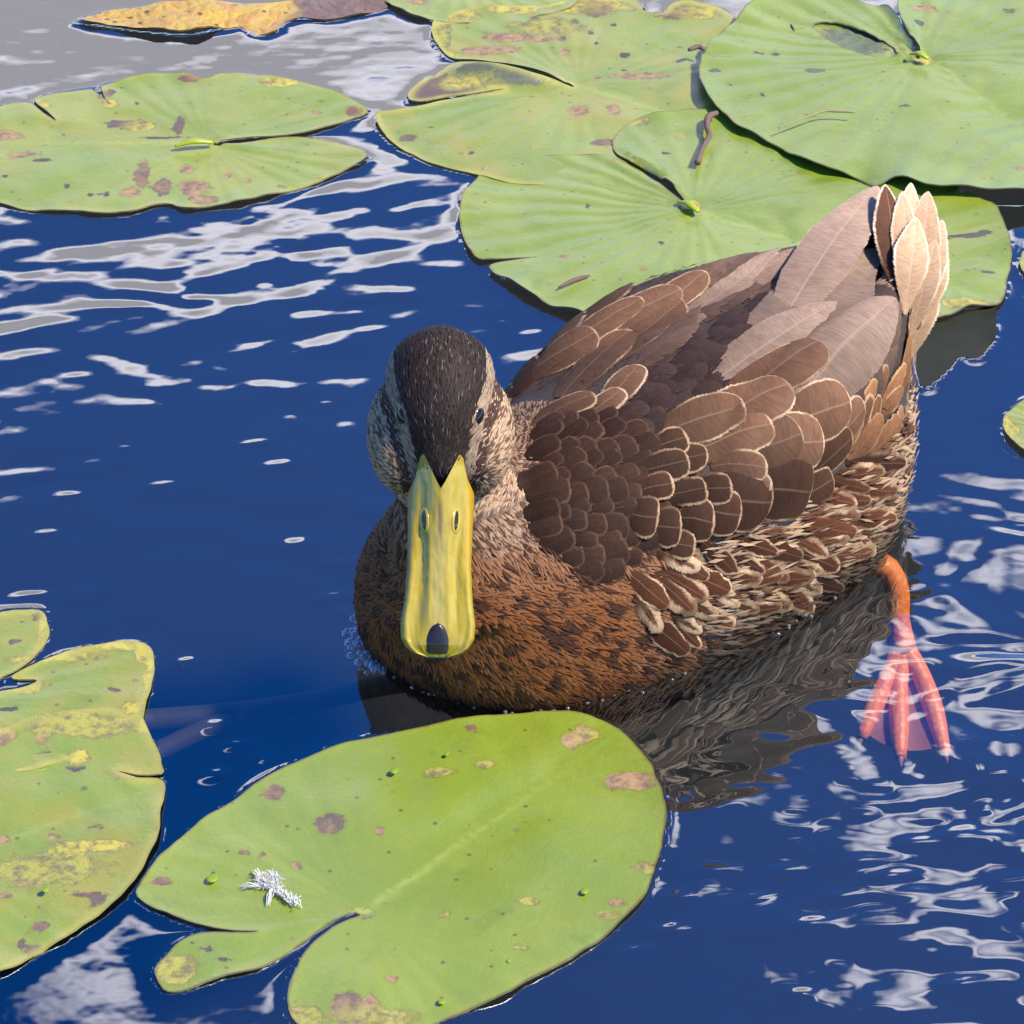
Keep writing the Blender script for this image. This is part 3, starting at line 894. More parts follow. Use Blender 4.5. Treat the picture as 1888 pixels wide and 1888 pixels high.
def bill_material():
    M = NM('bill_horn')
    t, q = M.attr('bt'), M.attr('bq')
    oc = M.objco()
    st = M.n('ShaderNodeCombineXYZ', {0: M.math('MULTIPLY', t, 3.0), 1: M.math('MULTIPLY', q, 3.2)})
    nz = M.noise(1.6, 1.5, 0.5, st, 0.6)
    c = M.mix(M.ramp(nz, 0.25, 0.80), (0.41, 0.295, 0.006), (0.45, 0.345, 0.030))
    aq = M.math('ABSOLUTE', q)
    c = M.mix(M.math('MULTIPLY', M.ramp(aq, 0.35, 0.0), M.ramp(t, 0.15, 0.5)), c, (0.43, 0.35, 0.08))
    c = M.mix(M.math('MULTIPLY', M.ramp(aq, 0.62, 0.95), M.ramp(t, 0.75, 0.35)), c, (0.50, 0.31, 0.004))
    # horn streaks and greenish seams
    sm = M.ramp(M.math('ABSOLUTE', M.math('SUBTRACT', aq, M.math('ADD', 0.50, M.math('MULTIPLY', nz, 0.14)))), 0.0, 0.08, 1.0, 0.0)
    c = M.mix(M.math('MULTIPLY', sm, M.math('MULTIPLY', M.ramp(t, 0.3, 0.5), 0.5)), c, (0.26, 0.22, 0.02))
    c = M.mix(M.math('MULTIPLY', M.ramp(M.noise(300, 3, 0.6, oc), 0.62, 0.72), 0.35), c, (0.22, 0.16, 0.03))
    c = M.mix(M.math('MULTIPLY', M.ramp(aq, 0.12, 0.02), M.math('MULTIPLY', M.ramp(t, 0.12, 0.2), M.ramp(t, 0.42, 0.3))), c, (0.24, 0.17, 0.05))
    h = M.math('ADD', M.math('MULTIPLY', nz, 0.8), M.math('MULTIPLY', M.noise(160, 2, 0.5, oc), 0.25))
    b = M.pbsdf(Base_Color=c, Roughness=M.math('ADD', 0.20, M.math('MULTIPLY', nz, 0.2)), Normal=M.bump(h, 0.35, 0.0012))
    b.inputs['Coat Weight'].default_value = 0.7
    b.inputs['Coat Roughness'].default_value = 0.12
    return M.m


def plain(name, col, rough, **kw):
    M = NM(name)
    oc = M.objco()
    n = M.noise(kw.get('scale', 400), 4, 0.6, oc)
    c = M.mix(n, tuple(x * 0.7 for x in col), tuple(min(1, x * 1.3) for x in col))
    b = M.pbsdf(Base_Color=c, Roughness=rough, Normal=M.bump(n, kw.get('bump', 0.2), 0.0005))
    if kw.get('spec'):
        b.inputs['Specular IOR Level'].default_value = kw['spec']
    return M.m


BILL_MAT = bill_material()
DARKHORN = plain('dark_horn', (0.022, 0.017, 0.022), 0.32)
# bill frame: from its root under the forehead to the nail
BT = np.array(G(806, 1212, 0.043))                    # tip
BR = Hd(0.0225, 0.0, -0.0060)                          # root
BF_ = BT - BR
BLEN = np.linalg.norm(BF_)
BF_ = BF_ / BLEN
BL_ = HL - BF_ * (HL @ BF_); BL_ /= np.linalg.norm(BL_)
BU_ = np.cross(BF_, BL_)


def bp(s, l, u):
    return BR + BF_ * s + BL_ * l + BU_ * u


def interp(t, xs, ys):
    return float(np.interp(t, xs, ys))


def bill_hw(t):
    return interp(t, [0, .12, .3, .5, .7, .82, .90, .95, .98, 1.0], [.0110, .0114, .0111, .0109, .0117, .0128, .0125, .0106, .0080, .0036])


def bill_top(t, q):
    crown = interp(t, [0, .15, .3, .45, .6, .8, .93, 1.0], [.0112, .0098, .0080, .0064, .0054, .0046, .0036, .0004])
    side = interp(t, [0, .2, .5, .8, .93, 1.0], [-.0020, -.0010, .0004, .0008, .0004, -.001])
    flat = interp(t, [0, .2, .5, 1.0], [1.6, 1.5, 2.2, 2.6])
    z = side + (crown - side) * (1 - abs(q) ** flat) ** (1 / 1.5)
    # hollow either side of the culmen, raised lip along the rim
    z -= 0.0022 * math.exp(-((abs(q) - 0.52) / 0.17) ** 2) * interp(t, [0, .1, .25, .8, .95], [0, .5, 1, .55, 0])
    z += 0.0010 * math.exp(-((abs(q) - 0.88) / 0.09) ** 2) * interp(t, [0, .3, .7, .9], [0, .3, 1, 1.2])
    z += 0.0019 * math.exp(-((abs(q) - 0.46) / 0.12) ** 2 - ((t - 0.27) / 0.075) ** 2)
    z += 0.0004 * math.exp(-((abs(q) - 0.30) / 0.07) ** 2) * interp(t, [.25, .4, .75, .88], [0, 1, .8, 0])
    z += 0.00030 * mnoise.noise(Vector((t * 9, q * 3.5, 0.7))) + 0.00016 * mnoise.noise(Vector((t * 22, q * 9, 4.7)))
    return z


def build_bill():
    root = empty('bill', tuple(BR - DUCK_C * np.array([1, 1, 0])))
    root.parent = DUCK
    nt, nq = 90, 49
    V, A, Q = [], [], []
    for i in range(nt):
        t = i / (nt - 1)
        for j in range(nq):
            q = -1 + 2 * j / (nq - 1)
            # base edge: two points running up beside the feathered wedge
            t0 = interp(abs(q), [0, .12, .55, .66, .8, 1.0], [.085, .05, -.105, -.09, .02, .095])
            tt = t0 + (1 - t0) * t
            hw = bill_hw(max(tt, 0))
            uu = bill_top(max(tt, 0), q)
            if tt < 0.2:      # the horn lies over the face bones here
                hit = BVH.ray_cast(Vector(bp(tt * BLEN, q * hw, 0.03)), Vector(-BU_))
                if hit[0] is not None and abs(q) < 0.93:
                    uu = max(uu, 0.03 - hit[3] + 0.0006)
            V.append(bp(tt * BLEN, q * hw, uu))
            A.append(tt); Q.append(q)
    F = [(i * nq + j, i * nq + j + 1, (i + 1) * nq + j + 1, (i + 1) * nq + j) for i in range(nt - 1) for j in range(nq - 1)]
    # close underneath
    n0 = len(V)
    for i in range(nt):
        for j in range(nq):
            a = V[i * nq + j]
            q = Q[i * nq + j]
            tt = A[i * nq + j]
            V.append(bp(tt * BLEN, q * bill_hw(max(tt, 0)) * 0.985, interp(tt, [0, .5, .9, 1], [-.0042, -.0022, -.0012, -.0022]) + 0.0012 * abs(q) ** 2))
            A.append(tt); Q.append(q)
    F += [(n0 + i * nq + j, n0 + (i + 1) * nq + j, n0 + (i + 1) * nq + j + 1, n0 + i * nq + j + 1) for i in range(nt - 1) for j in range(nq - 1)]
    for i in range(nt - 1):
        for j, fl in ((0, 1), (nq - 1, 0)):
            q = (i * nq + j, (i + 1) * nq + j, n0 + (i + 1) * nq + j, n0 + i * nq + j)
            F.append(q if fl else q[::-1])
    for j in range(nq - 1):
        F.append(((nt - 1) * nq + j, (nt - 1) * nq + j + 1, n0 + (nt - 1) * nq + j + 1, n0 + (nt - 1) * nq + j))
    mesh_obj('upper_mandible', V, F, BILL_MAT, root, attrs={'bt': ('FLOAT', A), 'bq': ('FLOAT', Q)})
    # lower mandible
    V, F, A, Q = [], [], [], []
    nt, nq = 24, 13
    for lay in (0, 1):
        for i in range(nt):
            t = i / (nt - 1)
            for j in range(nq):
                q = -1 + 2 * j / (nq - 1)
                u = interp(t, [0, 1], [-.0048, -.0022]) - lay * interp(t, [0, .5, 1], [.005, .003, .001]) * (1 - q * q)
                V.append(bp(t * 0.95 * BLEN, q * bill_hw(t * 0.98) * 0.86, u)); A.append(t); Q.append(q)
    n0 = nt * nq
    for i in range(nt - 1):
        for j in range(nq - 1):
            a = i * nq + j
            F += [(a, a + 1, a + nq + 1, a + nq), (n0 + a, n0 + a + nq, n0 + a + nq + 1, n0 + a + 1)]
    mesh_obj('lower_mandible', V, F, BILL_MAT, root, attrs={'bt': ('FLOAT', A), 'bq': ('FLOAT', Q)})
    # nail: hooked dark plate at the tip
    V, F = [], []
    n1, n2 = 14, 11
    for i in range(n1):
        t = i / (n1 - 1)
        for j in range(n2):
            q = -1 + 2 * j / (n2 - 1)
            tt = 0.815 + 0.195 * t
            w = 0.0050 * math.sqrt(max(0.0004, 1 - (1 - min(t / 0.6, 1)) ** 2))
            drop = 0.0042 * max(0, t - 0.7) ** 1.6 / 0.3 ** 1.6
            u = bill_top(min(tt, 0.955), q * w / .012) + 0.0009 * (1 - q * q) * math.sin(math.pi * min(1, 0.1 + t)) ** .5 + 0.0001 - drop - 0.0012 * abs(q) ** 4
            V.append(bp(tt * BLEN, q * w, u))
    F = [(i * n2 + j, i * n2 + j + 1, (i + 1) * n2 + j + 1, (i + 1) * n2 + j) for i in range(n1 - 1) for j in range(n2 - 1)]
    n0 = len(V)
    V += [np.array(v) - BU_ * 0.0022 for v in V]
    F += [tuple(n0 + k for k in f[::-1]) for f in F]
    rim = [j for j in range(n2)] + [i * n2 + n2 - 1 for i in range(1, n1)] + [(n1 - 1) * n2 + j for j in range(n2 - 2, -1, -1)] + [i * n2 for i in range(n1 - 2, 0, -1)]
    F += [(rim[k], rim[(k + 1) % len(rim)], rim[(k + 1) % len(rim)] + n0, rim[k] + n0) for k in range(len(rim))]
    mesh_obj('nail', V, F, DARKHORN, root)
    # nostrils: dark slits with a raised lip
    for s in (1, -1):
        cs, cl = 0.255 * BLEN, s * 0.0055
        ringV, ringF = [], []
        n, m = 20, 6
        for k in range(n):
            a = 2 * math.pi * k / n
            for r in range(m):
                b = 2 * math.pi * r / m
                rs, rl = 0.0038 + 0.0008 * math.cos(b), 0.0011 + 0.0007 * math.cos(b)
                ps, pl = cs + rs * math.cos(a), cl + rl * math.sin(a) - s * 0.06 * rs * math.cos(a)
                u = bill_top(ps / BLEN, pl / bill_hw(ps / BLEN)) - 0.0001 + 0.00040 * math.sin(b)
                ringV.append(bp(ps, pl, u))
        ringF = [(k * m + r, ((k + 1) % n) * m + r, ((k + 1) % n) * m + (r + 1) % m, k * m + (r + 1) % m) for k in range(n) for r in range(m)]
        rim = mesh_obj('nostril_rim', ringV, ringF, BILL_MAT, root, attrs={'bt': ('FLOAT', [0.26] * len(ringV)), 'bq': ('FLOAT', [0.45 * s] * len(ringV))})
        V = [bp(cs, cl, bill_top(cs / BLEN, cl / bill_hw(.25)) + 0.0001)]
        for k in range(n):
            a = 2 * math.pi * k / n
            ps, pl = cs + 0.0034 * math.cos(a), cl + 0.0006 * math.sin(a) - s * 0.0002 * math.cos(a)
            V.append(bp(ps, pl, bill_top(ps / BLEN, pl / bill_hw(ps / BLEN)) + 0.00025))
        mesh_obj('nostril', V, [(0, 1 + k, 1 + (k + 1) % n) for k in range(n)], DARKHORN, root)


build_bill()

# ------------------------------------------------------------------ duck: plumage
def cast(x, y):
    """point of the duck's skin seen in direction (x, y); if the ray passes by, the point closest to the skin"""
    d = ray(x, y)
    h = BVH.ray_cast(CAM, d)
    if h[0] is not None:
        return np.array(h[0]), np.array(h[1])
    best = None
    for k in range(120):
        p = CAM + d * (1.0 + 0.5 * k / 119)
        loc, n, _, dist = BVH.find_nearest(p)
        if best is None or dist < best[0]:
            best = (dist, p, n)
    return np.array(best[1]), np.array(best[2])


def feather_material():
    M = NM('feather_vane')
    t, q, e = M.attr('ft'), M.attr('fq'), M.attr('fe')
    ca, cb, rim, ln = M.attr('ca', 'Color'), M.attr('cb', 'Color'), M.attr('rim'), M.attr('flen')
    aq = M.math('ABSOLUTE', q)
    oc = M.objco()
    nz = M.noise(350, 3, 0.6, oc)
    barb_co = M.math('SUBTRACT', M.math('MULTIPLY', t, ln), M.math('MULTIPLY', aq, 0.004))
    barb = M.math('SINE', M.math('ADD', M.math('MULTIPLY', barb_co, 2 * math.pi / 0.0007), M.math('MULTIPLY', nz, 2.2)))
    streak = M.n('ShaderNodeCombineXYZ', {0: M.math('MULTIPLY', barb_co, 900.0), 1: M.math('MULTIPLY', q, 2.0)})
    sn = M.noise(1.0, 3, 0.6, streak)
    c = M.mix(M.ramp(sn, 0.3, 0.7), M.mix(1.0, ca, (0.84, 0.82, 0.80), 'MULTIPLY'), M.mix(1.0, ca, (1.16, 1.14, 1.12), 'MULTIPLY'))
    c = M.mix(1.0, c, M.mix(M.ramp(t, 0.25, 0.95), (0.72, 0.70, 0.68), (1.22, 1.22, 1.2)), 'MULTIPLY')
    c = M.mix(M.ramp(q, -0.12, 0.12, 0.0, 0.5), c, M.mix(1.0, c, (1.28, 1.25, 1.22), 'MULTIPLY'))  # one half of the vane painted lighter as a shading difference
    c = M.mix(M.ramp(M.noise(110, 3, 0.6, oc), 0.35, 0.7, 0.0, 0.4), c, M.mix(1.0, c, (0.62, 0.58, 0.55), 'MULTIPLY'))
    c = M.mix(M.math('MULTIPLY', M.ramp(aq, 0.05, 0.015), 0.16), c, cb)
    wob = M.math('MULTIPLY', M.math('SUBTRACT', M.math('ADD', M.math('MULTIPLY', nz, 0.6), M.math('MULTIPLY', sn, 0.4)), 0.5), M.math('MULTIPLY', rim, 1.3))
    f = M.ramp(M.math('DIVIDE', M.math('ADD', e, wob), rim), 0.65, 1.15, 1.0, 0.0)
    f = M.math('MULTIPLY', f, M.math('MULTIPLY', M.ramp(t, 0.22, 0.62), M.ramp(M.noise(75, 2, 0.5, oc), 0.34, 0.56, 0.25, 1.0)))
    c = M.mix(f, c, M.mix(M.ramp(sn, 0.3, 0.8), cb, M.mix(1.0, cb, (0.72, 0.66, 0.6), 'MULTIPLY')))
    # frayed barbs along the margin
    fr_co = M.n('ShaderNodeCombineXYZ', {0: M.math('MULTIPLY', barb_co, 2600.0), 1: M.math('MULTIPLY', q, 1.2), 2: M.math('MULTIPLY', M.attr('flen'), 900.0)})
    frn = M.noise(1.0, 2, 0.6, fr_co)
    al = M.ramp(M.math('ADD', e, M.math('MULTIPLY', M.math('SUBTRACT', frn, 0.62), 0.0022)), -0.0001, 0.0002)
    b = M.pbsdf(Base_Color=c, Alpha=al, Roughness=0.72, Normal=M.bump(M.math('ADD', M.math('MULTIPLY', barb, 0.15), M.math('MULTIPLY', sn, 1.6)), 0.25, 0.0003))
    b.inputs['Sheen Weight'].default_value = 0.0
    b.inputs['Specular IOR Level'].default_value = 0.16
    return M.m


FEATHER = feather_material()
STYLE = {   # vane, rim, rim width (m), tip lift (m), shape
    'scap': ((0.125, 0.064, 0.036), (0.54, 0.38, 0.24), 0.0013, 0.0026, 'round'),
    'scapd': ((0.052, 0.0235, 0.0130), (0.50, 0.33, 0.19), 0.0012, 0.0028, 'round'),
    'dark': ((0.034, 0.0158, 0.0095), (0.105, 0.054, 0.031), 0.0013, 0.0020, 'round'),
    'mant': ((0.038, 0.021, 0.018), (0.075, 0.042, 0.034), 0.0006, 0.0013, 'round'),
    'flank': ((0.060, 0.021, 0.009), (0.62, 0.43, 0.25), 0.0021, 0.0030, 'oval'),
    'rear': ((0.19, 0.088, 0.038), (0.54, 0.35, 0.19), 0.0013, 0.0030, 'oval'),
    'tert': ((0.315, 0.220, 0.165), (0.66, 0.54, 0.43), 0.0005, 0.0034, 'point'),
    'tertd': ((0.125, 0.075, 0.052), (0.30, 0.21, 0.155), 0.0005, 0.0020, 'point'),
    'tail': ((0.46, 0.31, 0.19), (0.76, 0.61, 0.46), 0.0012, 0.0010, 'pen'),
    'tailb': ((0.10, 0.045, 0.025), (0.74, 0.58, 0.44), 0.0013, 0.0010, 'pen'),
}
SHAPE = {'pen': ([0, .2, .4, .6, .78, .9, 1], [.10, .55, .92, 1.0, .74, .40, .0]),
         'round': ([0, .12, .35, .62, .78, .88, .95, 1], [.42, .68, .92, 1, .93, .76, .50, .0]),
         'oval': ([0, .15, .4, .6, .78, .9, 1], [.35, .65, .95, 1, .84, .54, .0]),
         'point': ([0, .12, .35, .6, .78, .9, 1], [.40, .70, .98, .95, .66, .36, .0])}
ALLF = []


def feather(base, tip, width, style, name='feather', free=False, normal=None, lift=0.0, jit=0.16, record=True, parent=None):
    lift = lift + random.uniform(0, 0.0006)
    base, tip = np.array(base, float), np.array(tip, float)
    ca, cb, rim, tl, shp = STYLE[style]
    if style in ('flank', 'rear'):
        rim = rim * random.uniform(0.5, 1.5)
        wet_shade = float(np.clip(((base + tip)[2] / 2 - 0.000) / 0.018, 0.4, 1))  # low feathers darkened: wet, and shaded in colour for a darker reflection
        k1, k2 = random.uniform(0.65, 1.1) * wet_shade, random.uniform(0.7, 1.6) * wet_shade
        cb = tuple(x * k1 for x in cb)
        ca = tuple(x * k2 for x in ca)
    ax = tip - base
    L = np.linalg.norm(ax)
    ax = ax / L
    if normal is None:
        normal = np.array(BVH.find_nearest(Vector((base + tip) / 2))[1])
    lat = np.cross(normal, ax); lat /= np.linalg.norm(lat)
    nup = np.cross(ax, lat)
    ts = np.array([0, .14, .30, .46, .60, .72, .81, .88, .935, .97, .99, 1.0])
    nq = 9
    V, FT, FQ, FE = [], [], [], []
    xs, ys = SHAPE[shp]
    sk = random.uniform(-0.35, 0.35)
    fray = {'flank': 0.16, 'rear': 0.12, 'dark': 0.07, 'mant': 0.08}.get(style, 0.025)
    for t in ts:
        if t > 0.8:       # rounded end
            w0 = np.interp(0.8, xs, ys)
            r = (t - 0.8) / 0.2
            w = w0 * (math.sqrt(max(0, 1 - r * r)) if shp not in ('point', 'pen') else (1 - r) ** 0.62)
        else:
            w = np.interp(t, xs, ys)
        hw = w * width / 2
        fr = [1 + random.uniform(-1, 1) * fray for _ in range(2)]
        for j in range(nq):
            q = -1 + 2 * j / (nq - 1)
            p = base + ax * (t * L) + lat * (q * hw * (fr[0 if q < 0 else 1] if abs(q) > 0.7 else 1) + sk * width * 0.5 * math.sin(math.pi * t) * 0.3)
            lf = 0.0003 + (lift * 0.45 + tl * 0.6) * t ** 0.9 + (0.06 if width > 0.012 else 0.03) * hw * (1 - q * q) - 0.0004 * abs(q) ** 3
            loc, n, _, _ = BVH.find_nearest(Vector(p))
            if loc is None:
                pass
            loc, n = np.array(loc), np.array(n)
            if free:
                sd = (p - loc) @ n
                p = p + nup * (0.16 * hw * (1 - q * q) + 0.0012 * math.sin(math.pi * t))
                if sd < lf and np.linalg.norm(p - loc) < 0.02:
                    p = p + n * (lf - sd)
            else:
                p = loc + n * lf
            V.append(p); FT.append(t); FQ.append(q); FE.append(max(0.0, (1 - abs(q)) * hw if t < .8 else min((1 - abs(q)) * hw, (1 - t) * L * 1.0 + 0.00001)))
    nt = len(ts)
    F = [(i * nq + j, i * nq + j + 1, (i + 1) * nq + j + 1, (i + 1) * nq + j) for i in range(nt - 1) for j in range(nq - 1)]
    k = 1 + random.uniform(-jit, jit) * 1.6
    n = len(V)
    col = lambda c: np.tile(np.append(np.clip(np.array(c) * k, 0, 0.85), 1.0), n)
    o = mesh_obj(name, V, F, FEATHER, parent or DUCK, origin=base,
                 attrs={'ft': ('FLOAT', FT), 'fq': ('FLOAT', FQ), 'fe': ('FLOAT', FE), 'ca': ('FLOAT_COLOR', col(ca)), 'cb': ('FLOAT_COLOR', col(cb)),
                        'rim': ('FLOAT', [rim] * n), 'flen': ('FLOAT', [L] * n)})
    if record:
        ALLF.append((base, tip, width, style, name, free))
    return o


def pxm(p):
    """metres per picture unit at a point"""
    return (Vector(p) - CAM).dot(FWD) / FPX


def fpx(style, b, t, w, **kw):
    pb, _ = cast(*b)
    pt, _ = cast(*t)
    if np.linalg.norm(pt - pb) > 2.3 * math.hypot(b[0] - t[0], b[1] - t[1]) * pxm(pt):
        return
    feather(pb, pt, w * pxm(pt), style, **kw)


def in_poly(x, y, poly):
    return inside(np.array([[x, y]], float), np.array(poly, float))[0]


def field(style, poly, dx, dy, ln, wd, dirs, jit=0.25, **kw):
    """staggered rows of feathers over a patch of the body; dirs(x, y) gives the lie of the feathers"""
    P = np.array(poly, float)
    lo, hi = P.min(0), P.max(0)
    r, y = 0, lo[1]
    while y < hi[1]:
        x = lo[0] + (dx / 2 if r % 2 else 0)
        while x < hi[0]:
            xx, yy = x + random.uniform(-jit, jit) * dx, y + random.uniform(-jit, jit) * dy
            if in_poly(xx, yy, P):
                d = np.array(dirs(xx, yy), float); d /= np.linalg.norm(d)
                a = random.uniform(-0.3, 0.3)
                d = np.array([d[0] * math.cos(a) - d[1] * math.sin(a), d[0] * math.sin(a) + d[1] * math.cos(a)])
                k = random.uniform(0.75, 1.3)
                fpx(style, (xx - d[0] * ln * k * 0.5, yy - d[1] * ln * k * 0.5), (xx + d[0] * ln * k * 0.5, yy + d[1] * ln * k * 0.5), wd * k, **kw)
            x += dx
        y += dy
        r += 1


# undercoat of the far wing
field('tertd', [(1130,660),(1200,590),(1290,530),(1390,460),(1500,410),(1490,465),(1390,530),(1290,610),(1200,690)], 66, 34, 150, 66, lambda x, y: (0.82, -0.57))
# rump and mantle between the wings
field('mant', [(1140,790),(1180,720),(1260,640),(1330,560),(1420,500),(1500,455),(1520,480),(1500,560),(1430,640),(1330,710),(1250,770),(1190,830)], 40, 34, 62, 46, lambda x, y: (0.83, -0.56))
# shoulder: small dark rounded feathers
field('dark', [(985,775),(1035,745),(1120,765),(1200,800),(1250,850),(1240,930),(1190,1000),(1130,1050),(1080,1060),(1020,1000),(985,950),(978,880)], 37, 28, 66, 52, lambda x, y: (0.80, -0.45 if y < 900 else -0.15))
field('mant', [(1180,700),(1300,640),(1400,620),(1380,700),(1290,760),(1220,810),(1170,790)], 44, 34, 70, 54, lambda x, y: (0.85, -0.5))
# far shoulder
for a in [((1010,670),(1185,556),60,'scap'),((1060,640),(1254,538),70,'scap'),((925,735),(1015,690),66,'scap'),((960,705),(1100,616),85,'scap'),((925,748),(1058,668),80,'scap'),
          ((1085,690),(1256,555),95,'scap'),((1035,735),(1162,612),104,'scap'),((985,780),(1100,735),72,'scap'),((1110,760),(1180,680),70,'scap'),
          ((985,795),(1040,768),50,'dark'),((1080,770),(1150,725),60,'scap')]:
    fpx(a[3], a[0], a[1], a[2])
for a in [((1150,625),(1300,508),64,'scap'),((1225,580),(1385,458),64,'tertd'),((1310,520),(1470,418),60,'tertd'),((1260,560),(1400,470),60,'tertd'),((1420,450),(1560,385),44,'tertd')]:
    fpx(a[3], a[0], a[1], a[2])
# far wing
for a in [((1200,640),(1440,462),66,'tert'),((1270,590),(1530,410),60,'tert'),((1380,520),(1575,388),52,'tertd')]:
    fpx(a[3], a[0], a[1], a[2], name='wing_feather')
for a in [((1400,590),(1540,420),80,'tertd'),((1380,630),(1500,505),90,'tertd')]:
    fpx(a[3], a[0], a[1], a[2], name='wing_feather', lift=0.0006)
# long inner wing feathers lying over the rump
fpx('tert', (1440,600), (1618,342), 118, name='wing_feather', free=True, lift=0.002)
fpx('tert', (1440,770), (1642,560), 140, name='wing_feather', lift=0.0022)
fpx('tert', (1390,700), (1616,464), 176, name='wing_feather', lift=0.0036)
fpx('tert', (1310,710), (1538,574), 104, name='wing_feather', lift=0.0046)
# near shoulder, from the back row forward
for a in [((1330,745),(1510,645),128,'scap',.0046),((1440,785),(1556,740),112,'scap',.0030),((1262,795),(1452,722),118,'scap',.0056),((1215,805),(1374,758),100,'scap',.0064),
          ((1270,835),(1420,788),96,'scap',.0034),((1340,850),(1470,800),104,'scap',.0030),((1395,835),(1505,812),112,'scap',.0046),((1370,905),(1482,900),136,'scapd',.0036),((1300,915),(1410,918),124,'scapd',.0046),((1310,862),(1404,864),60,'scap',.0056),((1322,884),(1410,893),50,'scap',.0058),
          ((1285,940),(1355,945),92,'scapd',.0050),((1245,955),(1308,962),84,'scapd',.0052),((1270,905),(1342,900),60,'scapd',.0058),((1222,915),(1300,905),58,'scapd',.0058),((1205,860),(1300,846),62,'scapd',.0060),
          ((1170,872),(1264,856),66,'scapd',.0060),((1195,968),(1250,972),80,'scapd',.0050),((1155,945),(1208,955),84,'scapd',.0050),((1175,905),(1236,895),56,'scapd',.0050),((1200,830),(1262,815),60,'scapd',.0050),((1220,1000),(1275,1005),60,'scapd',.0040)]:
    fpx(a[3], a[0], a[1], a[2], lift=a[4])
for a in [((1480,885),(1562,800),84,'scapd',.001),((1500,835),(1585,745),84,'scap',.001),((1540,800),(1648,640),70,'tertd',.0006),((1590,720),(1655,560),56,'tertd',.0006),((1450,930),(1530,880),84,'scapd',.0006)]:
    fpx(a[3], a[0], a[1], a[2], lift=a[4])
# flank
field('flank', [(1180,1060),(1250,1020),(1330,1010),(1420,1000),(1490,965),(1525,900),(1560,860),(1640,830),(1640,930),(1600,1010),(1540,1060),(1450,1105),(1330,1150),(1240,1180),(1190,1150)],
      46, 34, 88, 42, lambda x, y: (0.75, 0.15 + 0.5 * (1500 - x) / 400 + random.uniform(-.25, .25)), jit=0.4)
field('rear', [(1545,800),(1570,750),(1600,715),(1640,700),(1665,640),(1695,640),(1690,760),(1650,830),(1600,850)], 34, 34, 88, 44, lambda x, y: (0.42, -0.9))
# tail fan
for (b, t, w, st, zb, zt) in [((1655,560),(1632,339),74,'tailb',.074,.094),((1662,565),(1655,362),64,'tailb',.073,.0915),((1660,560),(1680,336),66,'tail',.072,.092),((1672,560),(1664,352),60,'tail',.075,.093),((1675,570),(1712,352),74,'tail',.070,.090),((1668,580),(1690,400),72,'tail',.073,.091),
                               ((1690,590),(1738,405),66,'tail',.066,.082),((1700,600),(1742,450),54,'tail',.060,.076),((1672,670),(1728,500),56,'tail',.050,.068),((1680,620),(1726,440),60,'tail',.064,.084)]:
    pb, pt = np.array(G(*b, zb)), np.array(G(*t, zt))
    feather(pb, pt, 1.0 * w * pxm(pt), st, name='tail_feather', free=True, normal=np.array([0.25, -0.35, 0.9]))
# the side turned away from the camera carries the same coat
for (b, t, w, st, nm, fr) in list(ALLF):
    if fr or nm == 'tail_feather' or st in ('mant', 'dark'):
        continue
    mir = lambda p: p - 2 * ((p - DUCK_C) @ LV) * LV
    mb, mt = mir(b), mir(t)
    c = (mb + mt) / 2
    loc, n, _, _ = BVH.find_nearest(Vector(c))
    v = CAM - loc
    hid = n.dot(v.normalized()) < 0.02 or BVH.ray_cast(loc + n * 0.003, v.normalized())[0] is not None
    if hid and (c - DUCK_C) @ LV < -0.005:
        feather(mb, mt, w, st, name=nm, record=False)


